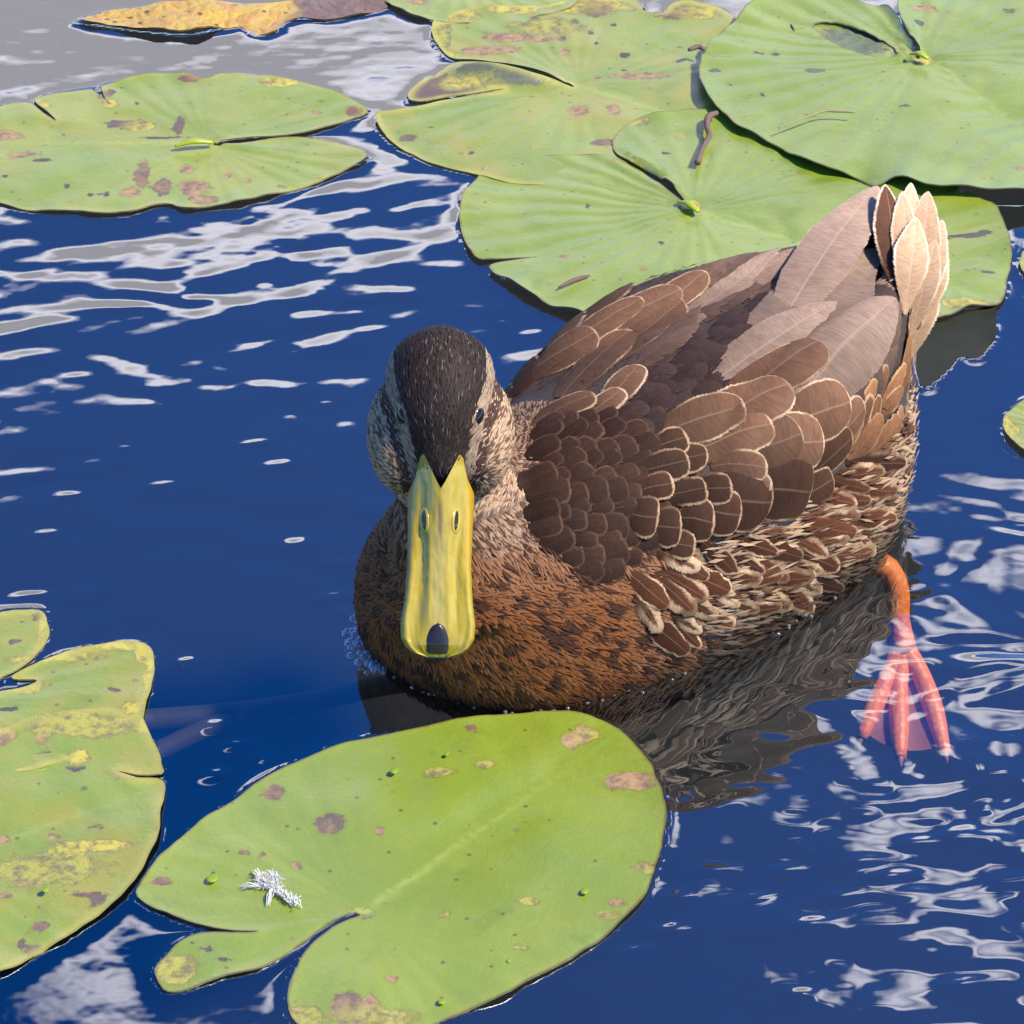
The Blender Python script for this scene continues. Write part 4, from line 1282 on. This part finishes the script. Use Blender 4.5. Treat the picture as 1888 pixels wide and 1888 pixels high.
# fine cover: thousands of small body feathers, one piece
def zone(P, n):
    """coat by place on the bird: (kind, base colour, tip colour, length, width, direction)"""
    h = P - HEAD
    f, l, u = h @ HF, h @ HL, h @ HU
    d = P - DUCK_C
    bu, bv_ = d @ HV, d @ LV
    r = random.random()
    nd = mnoise.noise(Vector(P * 780))
    if P[2] > 0.080 and abs(f) < 0.034 and abs(l) < 0.03 and u > -0.030 and P[1] < -0.06 or (P[2] > 0.07 and f > 0.0 and P[1] < -0.09):
        al = abs(l)
        half = np.interp(f, [-.03, -.005, .012, .022, .03], [.0165, .0150, .0098, .0075, .0045])
        dirn = -HF + 0.25 * HU * (-1 if al > .012 else 0)
        if al < half and u > -0.010:
            k = 0.7 + 0.7 * r
            if r > 0.93:
                return 'h', (0.13, 0.10, 0.08), (0.19, 0.15, 0.12), .0030, .0005, dirn
            return 'h', (0.026 * k, 0.017 * k, 0.0135 * k), (0.046 * k, 0.031 * k, 0.025 * k), .0034, .0006, dirn
        brow = half + 0.0032
        if al < brow and u > -0.013:
            k = 0.6 + 0.6 * r
            return 'h', (0.36 * k, 0.25 * k, 0.16 * k), (0.56 * k, 0.41 * k, 0.28 * k), .0032, .0005, dirn
        if al < brow + 0.0034 and u > -0.019 and f > -0.016:
            if r < 0.80:
                k = 0.6 + r
                return 'h', (0.07 * k, 0.038 * k, 0.026 * k), (0.10 * k, 0.055 * k, 0.04 * k), .0026, .0007, dirn
        if nd > 0.16:
            return 'h', (0.13, 0.070, 0.042), (0.20, 0.11, 0.07), .0025, .0006, dirn - 0.3 * UZ
        k = 0.75 + 0.5 * r
        return 'h', (0.42 * k, 0.265 * k, 0.155 * k), (0.60 * k, 0.42 * k, 0.275 * k), .0025, .0006, dirn - 0.3 * UZ
    # how far down the neck and breast
    if bu > 0.055 and P[2] > -0.008:
        rust = np.clip((0.062 - P[2]) / 0.022, 0, 1) * np.clip((bu - 0.06) / 0.03, 0, 1)
        dirn = -0.5 * HV - 0.9 * UZ if P[2] > 0.05 else -0.8 * HV - 0.5 * UZ
        k = 0.75 + 0.5 * r
        if P[2] > 0.058 + 0.006 * nd:
            c1 = np.array((0.34, 0.21, 0.13)) if nd < 0.05 else np.array((0.10, 0.050, 0.028))
            return 'h', tuple(c1 * k * 0.8), tuple(np.minimum(c1 * k * 1.2, .7)), .0030, .0008, dirn
        mixc = np.array((0.33, 0.16, 0.075)) * (1 - rust) + np.array((0.27, 0.094, 0.027)) * rust
        nb = mnoise.noise(Vector(P * 190)) + 0.5 * mnoise.noise(Vector(P * 420))
        wet_shade = np.clip((P[2] + 0.002) / 0.014, 0.35, 1)  # breast darker at the waterline: wetness plus painted shade to deepen the reflection
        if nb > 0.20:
            return 'f', tuple(np.array((0.050, 0.020, 0.011)) * wet_shade), tuple(np.array((0.10, 0.042, 0.020)) * k * wet_shade), .0046, .0011, dirn
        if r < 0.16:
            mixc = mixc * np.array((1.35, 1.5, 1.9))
        return ('b' if r < 0.45 else 'f'), tuple(np.array((0.060, 0.025, 0.013)) * wet_shade) if r < 0.45 else tuple(mixc * 0.7 * wet_shade), tuple(mixc * k * wet_shade), .0048, .0018 if r < .45 else .0010, dirn
    if P[2] < 0.05 and n[2] < 0.75 or bu < -0.10:
        k = 0.7 + 0.6 * r
        if bu < -0.10:
            if P[2] > 0.062 and -0.022 < bv_ < 0.010:
                return 'f', (0.06, 0.032, 0.022), (0.10, 0.055, 0.035), .008, .0016, -HV + 0.2 * UZ
            return 'f', tuple(np.array((0.52, 0.31, 0.17)) * k), tuple(np.minimum(np.array((0.74, 0.54, 0.37)) * k, .85)), .0075, .0013, -HV + 0.5 * UZ
        wet_shade = np.clip((P[2] - 0.002) / 0.02, 0.22, 1)  # flank darker low down, part wet, part shade painted for its reflection
        c = np.array((0.54, 0.36, 0.21) if mnoise.noise(Vector((bu * 90, bv_ * 160, P[2] * 200))) + 0.5 * (r - 0.5) < 0.12 else (0.14, 0.060, 0.030)) * wet_shade
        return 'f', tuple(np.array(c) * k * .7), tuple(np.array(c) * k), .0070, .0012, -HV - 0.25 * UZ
    return None


def build_coat():
    me_ = [BV[list(f)] for f in BF]
    tri = []
    for q in BF:
        tri.append((q[0], q[1], q[2]))
        if len(q) == 4:
            tri.append((q[0], q[2], q[3]))
    tri = np.array(tri)
    A, Bb, C = BV[tri[:, 0]], BV[tri[:, 1]], BV[tri[:, 2]]
    N = np.cross(Bb - A, C - A)
    ar = np.linalg.norm(N, axis=1)
    N = N / (ar[:, None] + 1e-15)
    cen = (A + Bb + C) / 3
    head = (cen[:, 2] > 0.078) & (np.linalg.norm(cen - HEAD, axis=1) < 0.045)
    brst = ((cen - DUCK_C) @ HV > 0.055) & ~head
    wgt = ar * np.where(head, 5.2, np.where(brst, np.where(cen[:, 2] > 0.055, 4.0, 3.0), 0.9)) * (cen[:, 2] > -0.009)
    wgt = wgt / wgt.sum()
    idx = np.random.RandomState(5).choice(len(tri), COAT_N, p=wgt)
    V, F, COLR = [], [], []
    for i in idx:
        a, b = random.random(), random.random()
        if a + b > 1:
            a, b = 1 - a, 1 - b
        P = A[i] + (Bb[i] - A[i]) * a + (C[i] - A[i]) * b
        n = N[i]
        # keep the horn bare
        rb = P - BR
        s, l, up = rb @ BF_, rb @ BL_, rb @ BU_
        hwb = bill_hw(np.clip(s / BLEN, 0, 1))
        if abs(l) < hwb and up > -0.012:
            q = abs(l) / hwb
            if s / BLEN > interp(q, [0, .12, .55, .66, .8, 1.0], [.105, .065, -.085, -.07, .03, .11]):
                continue
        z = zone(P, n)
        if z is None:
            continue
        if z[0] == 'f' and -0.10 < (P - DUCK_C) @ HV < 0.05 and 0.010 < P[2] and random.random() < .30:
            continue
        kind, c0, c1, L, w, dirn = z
        dirn = dirn + np.array([random.gauss(0, .15) for _ in range(3)])
        dirn = dirn - n * (dirn @ n)
        dirn /= np.linalg.norm(dirn)
        lat = np.cross(n, dirn)
        L *= random.uniform(.75, 1.3); w *= random.uniform(.8, 1.3)
        e = n * (L * random.uniform(.03, .11))
        P = P + n * (0.0002 if kind != 'f' or random.random() < .72 else random.uniform(0.0006, 0.0022) if (P - DUCK_C) @ HV < 0.055 else 0.0006)
        o = len(V)
        if kind == 'b':
            V += [P - dirn * L * .2, P + lat * w * .42 + dirn * L * .2 + e * .3 - n * w * .08, P + lat * w * .36 + dirn * L * .62 + e * .7 - n * w * .06, P + dirn * L * .85 + e, P - lat * w * .36 + dirn * L * .62 + e * .7 - n * w * .06,
                  P - lat * w * .42 + dirn * L * .2 + e * .3 - n * w * .08, P + dirn * L * .40 + e * .6]
            F += [(o + 6, o + k, o + (k + 1) % 6) for k in range(6)]
            ce = c0 if random.random() < .75 else tuple(.55 * x for x in c1)
            COLR += [ce, tuple(.7 * x for x in c1), c1, tuple(min(.8, 1.15 * x) for x in c1), c1, tuple(.7 * x for x in c1), ce]
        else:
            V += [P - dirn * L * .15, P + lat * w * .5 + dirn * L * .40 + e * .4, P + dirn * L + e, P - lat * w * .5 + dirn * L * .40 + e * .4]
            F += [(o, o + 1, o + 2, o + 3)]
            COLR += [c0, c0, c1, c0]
    back = np.where(((cen - DUCK_C) @ HV < 0.075) & ((cen - DUCK_C) @ HV > -0.06) & (N[:, 2] > 0.35) & (cen[:, 2] > 0.05))[0]
    bw = ar[back] / ar[back].sum()
    for i in np.random.RandomState(8).choice(back, 1300, p=bw):
        P = A[i] + (Bb[i] - A[i]) * random.random() * .5 + (C[i] - A[i]) * random.random() * .5
        n = N[i]
        uu = (P - DUCK_C) @ HV
        d = -HV + np.array([random.gauss(0, .35) for _ in range(3)])
        d = d - n * (d @ n); d /= np.linalg.norm(d)
        lat = np.cross(n, d)
        L, w = random.uniform(.003, .006), random.uniform(.00012, .00028)
        P = P + n * random.uniform(0.0002, 0.0014)
        k = random.uniform(.6, 1.5)
        o = len(V)
        V += [P, P + lat * w + d * L * .5 + n * .0001, P + d * L + n * .0001, P - lat * w + d * L * .5 + n * .0003]
        F += [(o, o + 1, o + 2, o + 3)]
        c0 = (0.075 * k, 0.034 * k, 0.019 * k)
        COLR += [c0, c0, tuple(1.5 * x for x in c0), c0]
    M = NM('small_feathers')
    c = M.attr('col', 'Color')
    b = M.pbsdf(Base_Color=c, Roughness=0.6)
    b.inputs['Specular IOR Level'].default_value = 0.15
    COLA = np.column_stack([np.array(COLR), np.ones(len(COLR))])
    o = mesh_obj('coat', V, F, M.m, DUCK, smooth=False, attrs={'col': ('FLOAT_COLOR', COLA)})
    tag(o, kind='stuff')
    return o


COAT_N = 60000
build_coat()


def skin_colour(P):
    n = np.array([0, 0, 1.0])
    z = zone(P, n if P[2] > 0.05 else np.array([0.7, -0.7, 0.1]))
    if z is None:
        return (0.055, 0.032, 0.022)
    a, b = np.array(z[1]), np.array(z[2])
    return tuple((0.6 * a + 0.4 * b) * 0.75)


SKCOL = np.array([skin_colour(p) + (1.0,) for p in BV])
MB_ = NM('body_down')
_n = MB_.noise(500, 4, 0.6, MB_.objco())
_c = MB_.mix(MB_.math('MULTIPLY', _n, 0.6), MB_.attr('col', 'Color'), (0.03, 0.018, 0.012))
MB_.pbsdf(Base_Color=_c, Roughness=0.75, Normal=MB_.bump(_n, 0.5, 0.001))
mesh_obj('body', BV, BF, MB_.m, DUCK, attrs={'col': ('FLOAT_COLOR', SKCOL)})


def build_eyes():
    M = NM('eye')
    M.pbsdf(Base_Color=(0.012, 0.006, 0.004), Roughness=0.06)
    lid = plain('eyelid', (0.22, 0.16, 0.11), 0.6)
    pe, _ = cast(884, 766)
    h = pe - HEAD
    f, l, u = h @ HF, h @ HL, h @ HU
    for s in (1, -1):
        p = Vector(Hd(f, s * l, u))
        loc, n, _, _ = BVH.find_nearest(p)
        n = np.array(n); c = np.array(loc) - n * 0.0019
        ex = HF - n * (HF @ n); ex /= np.linalg.norm(ex)
        ey = np.cross(n, ex)
        V, F = ellipsoid(c, ex, ey, n, (0.0042, 0.0034, 0.0030), 20, 12)
        eye = mesh_obj('eye', V, F, M.m, DUCK, origin=c)
        V, F = [], []
        na, nb = 24, 8
        for k in range(na):
            a = 2 * math.pi * k / na
            rd = ex * math.cos(a) * 0.0042 + ey * math.sin(a) * 0.0032
            ru = rd / np.linalg.norm(rd)
            for r in range(nb):
                b = 2 * math.pi * r / nb
                V.append(c + rd + ru * 0.0005 * math.cos(b) + n * (0.0010 + 0.0006 * math.sin(b)))
        F = [(k * nb + r, ((k + 1) % na) * nb + r, ((k + 1) % na) * nb + (r + 1) % nb, k * nb + (r + 1) % nb) for k in range(na) for r in range(nb)]
        mesh_obj('eyelid', V, F, lid, eye)


build_eyes()

# ------------------------------------------------------------------ duck: the paddling foot under water
def tube(path, radii, nseg=14, flat=1.0, normal=None, cap=True):
    P = [np.array(p, float) for p in path]
    V, F = [], []
    ov = P[-1] - P[0]
    ref0 = np.array(normal, float) if normal is not None else (np.array((1.0, 0.0, 0.0)) if abs(ov[2]) > 0.35 * np.linalg.norm(ov) else np.array((0.0, 0.0, 1.0)))
    for i, p in enumerate(P):
        d = P[min(i + 1, len(P) - 1)] - P[max(i - 1, 0)]
        d /= np.linalg.norm(d)
        ref = ref0
        a = np.cross(d, ref); a /= np.linalg.norm(a)
        b = np.cross(a, d)
        for k in range(nseg):
            t = 2 * math.pi * k / nseg
            V.append(p + a * math.cos(t) * radii[i] + b * math.sin(t) * radii[i] * flat)
    for i in range(len(P) - 1):
        for k in range(nseg):
            q = i * nseg
            F.append((q + k, q + (k + 1) % nseg, q + nseg + (k + 1) % nseg, q + nseg + k))
    if cap:
        F.append(tuple(range(nseg))[::-1]); F.append(tuple(len(V) - nseg + k for k in range(nseg)))
    return V, F


def smooth_tube(pts, rad, step, **kw):
    Q = spline([tuple(p) + (r,) for p, r in zip(pts, rad)], step, closed=False)
    return tube(Q[:, :3], Q[:, 3], **kw)


def build_foot():
    M = NM('foot_scales')
    oc = M.objco()
    br = M.n('ShaderNodeTexVoronoi', {'Scale': 420.0, 'Vector': oc})
    n = M.noise(90, 4, 0.6, oc)
    c = M.mix(n, (0.92, 0.20, 0.03), (0.96, 0.32, 0.06))
    c = M.mix(M.math('MULTIPLY', M.ramp(br.outputs['Distance'], 0.3, 0.6), 0.4), c, (0.70, 0.12, 0.03))
    M.pbsdf(Base_Color=c, Roughness=0.45, Normal=M.bump(br.outputs['Distance'], 0.4, 0.0006))
    MW = NM('foot_web')
    nw = MW.noise(160, 5, 0.6, MW.objco())
    MW.pbsdf(Base_Color=MW.mix(nw, (0.20, 0.06, 0.05), (0.36, 0.11, 0.07)), Roughness=0.5)
    g = lambda x, y, z: np.array(G(x, y, z))
    CLAW = plain('claw_horn', (0.30, 0.13, 0.06), 0.5)
    hip = g(1600, 1030, -0.012)
    root = empty('foot', tuple(hip - DUCK_C))
    root.parent = DUCK
    leg = [hip, g(1638, 1050, -0.016), g(1655, 1090, -0.024), g(1656, 1140, -0.034), g(1662, 1195, -0.046)]
    V, F = smooth_tube(leg, [0.0052, 0.0048, 0.0047, 0.0045, 0.0060], 0.004)
    mesh_obj('shank', V, F, M.m, root)
    kn = leg[-1]
    toes = [[kn, g(1657, 1260, -0.055), g(1658, 1330, -0.063), g(1660, 1396, -0.070)],
            [kn, g(1696, 1240, -0.052), g(1722, 1310, -0.060), g(1742, 1388, -0.068)],
            [kn, g(1640, 1240, -0.052), g(1612, 1300, -0.060), g(1588, 1360, -0.068)]]
    for t in toes:
        V, F = smooth_tube(t, [0.0052, 0.0037, 0.0039, 0.0024], 0.003)
        mesh_obj('toe', V, F, M.m, root)
        e = t[-1]; d = t[-1] - t[-2]; d /= np.linalg.norm(d)
        V, F = smooth_tube([e - d * .001, e + d * .002 + UZ * .0003, e + d * .004 - UZ * .0006], [0.0014, 0.0011, 0.0003], 0.0012, nseg=8)
        mesh_obj('claw', V, F, CLAW, root)
    for a, b in ((0, 1), (0, 2)):
        A_, B_ = spline(toes[a], 0.003, False), spline(toes[b], 0.003, False)
        n = 14; m = 9
        V = []
        for i in range(n):
            t = i / (n - 1)
            pa = A_[int(round(t * (len(A_) - 1)))]; pb = B_[int(round(t * (len(B_) - 1)))]
            for j in range(m):
                s = j / (m - 1)
                sag = 0.10 * math.sin(math.pi * s)
                tt = t * (1 - sag)
                qa = A_[int(round(tt * (len(A_) - 1)))]; qb = B_[int(round(tt * (len(B_) - 1)))]
                V.append(qa * (1 - s) + qb * s - UZ * 0.0012 * math.sin(math.pi * s))
        F = [(i * m + j, i * m + j + 1, (i + 1) * m + j + 1, (i + 1) * m + j) for i in range(n - 1) for j in range(m - 1)]
        mesh_obj('web', V, F, MW.m, root)


build_foot()

# water touches the hull along this line
_lo = BV[(np.abs(BV[:, 2]) < 0.0022)]
_ang = np.arctan2(_lo[:, 1] - BODY_C[1], _lo[:, 0] - BODY_C[0])
_o = np.argsort(_ang)
WATER_FOOTPRINT.append(_lo[_o][::3, :2])

# ------------------------------------------------------------------ small things on and between the pads
def stub(key, px, length, label=None):
    root, c, z0 = pad_roots[key]
    a, b = np.array(G(*px[0], z0 + 0.0022)), np.array(G(*px[1], z0 + 0.0026))
    mid = (a + b) / 2 + UZ * 0.0016
    V, F = smooth_tube([a, mid, b], [0.0008, 0.0019, 0.0012], 0.0012, nseg=10, flat=0.6)
    mesh_obj('leaf_stalk', V, F, STALK, root)


STALK = plain('leaf_stalk', (0.34, 0.40, 0.02), 0.35, scale=300)
stub('left_top', [(322, 270), (392, 262)], 0)
stub('middle', [(1250, 372), (1288, 390)], 0)
stub('right_top', [(1678, 100), (1712, 108)], 0)

# decaying yellow leaf, half sunk at the back
def build_dead_leaf():
    M = NM('rotting_leaf')
    oc = M.objco()
    n1, n2 = M.noise(30, 5, 0.6, oc), M.noise(140, 5, 0.65, oc)
    br = M.attr('brown')
    c = M.mix(M.ramp(n2, 0.35, 0.7), (0.52, 0.36, 0.06), (0.46, 0.24, 0.07))
    vo = M.n('ShaderNodeTexVoronoi', {'Scale': 130.0, 'Vector': oc}, feature='DISTANCE_TO_EDGE')
    c = M.mix(M.math('MULTIPLY', M.ramp(vo.outputs['Distance'], 0.10, 0.0), 0.15), c, (0.72, 0.58, 0.30))
    c = M.mix(M.ramp(M.math('ADD', br, M.math('MULTIPLY', M.math('SUBTRACT', n1, 0.5), 1.6)), 0.25, 0.75), c, M.mix(n2, (0.10, 0.06, 0.055), (0.26, 0.17, 0.13)))
    vo2 = M.n('ShaderNodeTexVoronoi', {'Scale': 120.0, 'Vector': oc})
    c = M.mix(M.ramp(vo2.outputs['Distance'], 0.22, 0.12), c, (0.16, 0.08, 0.03))
    M.pbsdf(Base_Color=c, Roughness=0.4, Normal=M.bump(M.math('ADD', n2, vo.outputs['Distance']), 0.8, 0.002))
    pts = [(143,42),(180,29),(260,20),(350,16),(430,13),(500,14),(560,4),(620,-2),(680,-3),(722,6),(700,20),(650,30),(600,38),(556,36),(520,44),(506,60),(472,64),(446,50),(400,56),(350,67),(300,64),(250,60),(200,52),(160,47)]
    poly = spline(to_xy(pts, 0.0004), 0.004)
    lo, hi = poly.min(0), poly.max(0)
    gx, gy = np.meshgrid(np.arange(lo[0], hi[0], 0.004), np.arange(lo[1], hi[1], 0.004))
    Q = np.stack([gx.ravel(), gy.ravel()], 1)
    Q = Q[inside(Q, poly)]; Q = Q[seg_dist(Q, poly) > 0.002]
    n = len(poly)
    vs, _, fs, _, _, _ = delaunay_2d_cdt([Vector(v) for v in np.vstack([poly, Q])], [(i, (i + 1) % n) for i in range(n)], [], 1, 1e-7)
    V = np.array([tuple(v) for v in vs])
    F = [tuple(f) for f in fs if inside(V[list(f)].mean(0)[None], poly)[0]]
    F = [f if np.cross(V[f[1]] - V[f[0]], V[f[2]] - V[f[0]]) > 0 else f[::-1] for f in F]
    z = 0.0022 + 0.0030 * fbm(V[:, 0] * 30, V[:, 1] * 45, 77, 3)
    z = np.maximum(z, -0.002)
    x1, x2 = G(470, 40).x, G(600, 20).x
    brn = np.clip((V[:, 0] - x1) / (x2 - x1), 0, 1)
    org = np.array(G(420, 40, 0))
    N = len(V)
    faces = F + [tuple(i + N for i in f[::-1]) for f in F]
    o = mesh_obj('decaying_leaf', np.vstack([np.column_stack([V, z]), np.column_stack([V, z - 0.0006])]), faces, M.m, origin=org, attrs={'brown': ('FLOAT', np.concatenate([brn, brn]))})
    tag(o, 'long yellow and brown rotting leaf lying in the water at the top left', 'leaf')
    PAD_POLYS.append((poly, None))


build_dead_leaf()

# twigs and grass bits
TWIG = plain('twig_bark', (0.16, 0.10, 0.075), 0.8, scale=500, bump=0.6)
STRAW = plain('straw', (0.30, 0.27, 0.13), 0.7, scale=500)
for pts, rad, z, mat, nm, cat, lab in [
    ([(1322,208),(1306,216),(1304,236),(1308,250),(1296,272),(1286,300)], [.0012, .0017, .0013, .0015, .0012, .0016], 0.0062, TWIG, 'twig', 'twig', 'crooked brown twig lying on the wide pale pad below the corner pad'),
    ([(1435,236),(1470,222),(1515,206),(1540,205),(1577,207)], [.0003, .0004, .0005, .0007, .0004], 0.0105, STRAW, 'grass_stem', 'stem', 'thin dry grass stem lying on the big pad in the top right corner'),
    ([(1030,530),(1050,520),(1072,512),(1088,508)], [.0004, .0009, .0009, .0004], 0.0052, TWIG, 'twig', 'twig', 'short grey twig on the lower left part of the wide pale pad'),
    ([(1270,92),(1288,86),(1300,93)], [.0009, .0014, .0006], 0.0085, TWIG, 'twig', 'twig', 'tiny twig caught at the left rim of the big corner pad')]:
    P = [np.array(G(x, y, z + random.uniform(0, .0006))) for x, y in pts]
    V, F = smooth_tube(P, rad, 0.0015, nseg=8)
    o = mesh_obj(nm, V, F, mat, origin=P[0])
    tag(o, lab, cat)

# white tuft of down on the front pad
def build_fluff():
    M = NM('white_down')
    M.pbsdf(Base_Color=(0.62, 0.62, 0.58), Roughness=0.8)
    rnd = random.Random(3)
    V, F = [], []

    def strand(a, b, w):
        a, b = np.array(a), np.array(b)
        mid = (a + b) / 2 + np.array([rnd.gauss(0, .0008), rnd.gauss(0, .0008), rnd.uniform(.0004, .0016)])
        d = b - a
        s = np.cross(d, UZ); s = s / (np.linalg.norm(s) + 1e-9) * w
        o = len(V)
        V.extend([a - s, a + s, mid + s, mid - s, b + s * .3, b - s * .3])
        F.extend([(o, o + 1, o + 2, o + 3), (o + 3, o + 2, o + 4, o + 5)])
    g = lambda x, y, z=0.0026: np.array(G(x, y, z))
    for k in range(600):
        a = rnd.uniform(0, 6.28); r = rnd.random() ** .6
        x, y = 496 + math.cos(a) * 20 * r, 1625 + math.sin(a) * 14 * r
        b = rnd.uniform(0, 6.28); l = rnd.uniform(6, 15)
        strand(g(x, y, rnd.uniform(.0012, .0022)), g(x + math.cos(b) * l, y + math.sin(b) * l * .6, rnd.uniform(.0012, .0020)), .00012)
    for k in range(120):
        t = rnd.random()
        x, y = 508 + 34 * t, 1638 + 26 * t
        b = rnd.uniform(-.6, 1.6); l = rnd.uniform(5, 12)
        strand(g(x, y), g(x + math.cos(b) * l, y + math.sin(b) * l, rnd.uniform(.0016, .0035)), .0002)
    for (x, y, x2, y2) in ((475,1632,443,1635),(500,1640,497,1668),(540,1660,552,1668),(480,1618,470,1605)):
        for k in range(8):
            strand(g(x + rnd.gauss(0, 2), y + rnd.gauss(0, 2)), g(x2 + rnd.gauss(0, 4), y2 + rnd.gauss(0, 3), .0018), .00018)
    o = mesh_obj('down_tuft', V, F, M.m, origin=g(500, 1630, .001), smooth=False)
    tag(o, 'small white tuft of down stuck on the front lily pad', 'down')


build_fluff()

# duckweed lobes on the pads
WEED = plain('duckweed', (0.20, 0.32, 0.02), 0.55, scale=300)
for (x, y, r, z, lab) in [(392,1619,13,.0022,'largest bright green duckweed frond, left of the white tuft on the front pad'), (727,1421,9,.0026,'duckweed frond on the upper left half of the front pad'),
                          (1078,1643,9,.0022,'duckweed frond near the right margin of the front pad'), (815,1846,9,.0020,'duckweed frond near the bottom margin of the front pad'),
                          (938,1772,5,.0020,'tiny duckweed frond on the lower right half of the front pad'), (84,1640,8,.0042,'duckweed frond on the lower left pad'),
                          (824,1390,5,.0026,'tiny duckweed frond near the top margin of the front pad')]:
    c = np.array(G(x, y, z)); R_ = r * pxm(c)
    V = [c + UZ * 0.00035]
    for ring, (k, hgt) in enumerate(((0.55, .0003), (0.9, .0002), (1.0, 0.0))):
        for i in range(16):
            a = 2 * math.pi * i / 16
            rr = R_ * k * (1 - 0.18 * math.cos(2 * a + 0.6))
            V.append(c + np.array([math.cos(a) * rr, math.sin(a) * rr * 0.85, hgt]))
    F = [(0, 1 + i, 1 + (i + 1) % 16) for i in range(16)]
    for ring in range(2):
        F += [(1 + ring * 16 + i, 17 + ring * 16 + i, 17 + ring * 16 + (i + 1) % 16, 1 + ring * 16 + (i + 1) % 16) for i in range(16)]
    F.append(tuple(33 + i for i in range(16))[::-1])
    tag(mesh_obj('duckweed', V, F, WEED, origin=c), lab, 'duckweed', 'duckweed fronds on the pads')

# foam bubbles at the duck's breast
def build_foam():
    M = NM('foam')
    fr = M.n('ShaderNodeLayerWeight', {'Blend': 0.35})
    gl = M.n('ShaderNodeBsdfGlossy', {'Roughness': 0.05, 'Color': (1, 1, 1, 1)})
    tr = M.n('ShaderNodeBsdfTransparent', {'Color': (0.95, 0.96, 1, 1)})
    df = M.n('ShaderNodeBsdfDiffuse', {'Color': (0.8, 0.82, 0.86, 1)})
    m1 = M.n('ShaderNodeMixShader', {0: M.math('ADD', M.math('MULTIPLY', fr.outputs['Facing'], 0.75), 0.08)})
    m2 = M.n('ShaderNodeMixShader', {0: 0.6})
    M.t.links.new(gl.outputs[0], m2.inputs[1]); M.t.links.new(df.outputs[0], m2.inputs[2])
    M.t.links.new(tr.outputs[0], m1.inputs[1]); M.t.links.new(m2.outputs[0], m1.inputs[2])
    M.t.links.new(m1.outputs[0], M.out.inputs[0])
    rnd = random.Random(9)
    foot = WATER_FOOTPRINT[0]
    V, F = [], []

    def bubble(c, r):
        o = len(V)
        V.append(c + UZ * r)
        nr, ns = 4, 9
        for i in range(1, nr + 1):
            a = math.pi / 2 * i / nr
            for k in range(ns):
                b = 2 * math.pi * k / ns
                V.append(c + np.array([math.cos(b) * math.sin(a) * r, math.sin(b) * math.sin(a) * r, math.cos(a) * r]))
        F.extend([(o, o + 1 + k, o + 1 + (k + 1) % ns) for k in range(ns)])
        for i in range(nr - 1):
            F.extend([(o + 1 + i * ns + k, o + 1 + (i + 1) * ns + k, o + 1 + (i + 1) * ns + (k + 1) % ns, o + 1 + i * ns + (k + 1) % ns) for k in range(ns)])
    for p in foot:
        x, y = proj((p[0], p[1], 0))
        vis = (y > 1100 and x < 1600) or x < 720
        if not vis:
            continue
        bow = x < 715
        nb = rnd.choice((3, 5, 7)) if bow and y > 1120 else (rnd.choice((1, 2)) if rnd.random() < 0.35 else 0)
        d = (p - BODY_C); d = d / np.linalg.norm(d)
        for k in range(nb):
            off = rnd.uniform(0.0005, 0.0065 if bow else 0.003)
            q = p + d * off + np.array([rnd.gauss(0, .0016), rnd.gauss(0, .0016)])
            bubble(np.array([q[0], q[1], 0.0002]), rnd.uniform(.0005, .0017 if bow else .0008))
    o = mesh_obj('foam', V, F, M.m)
    tag(o, 'string of tiny foam bubbles along the breast waterline', 'foam', kind='stuff')


build_foam()

# stalks under water
UNDER = plain('submerged_stalk', (0.025, 0.017, 0.006), 0.7, scale=120)
for pts, rad, lab in [([(250,1330,-.010),(420,1316,-.03),(560,1296,-.05),(720,1262,-.075),(900,1240,-.11)], .0042, 'brownish leaf stalk under water left of the duck breast'),
                      ([(270,1395,-.012),(360,1352,-.02),(420,1325,-.032),(470,1310,-.05)], .0036, 'short submerged stalk beside the lower left pad')]:
    P = [np.array(G(x, y, z)) for x, y, z in pts]
    V, F = smooth_tube(P, [rad] * len(P), 0.006, nseg=10)
    tag(mesh_obj('submerged_stalk', V, F, UNDER, origin=P[0]), lab, 'stalk')

build_water()
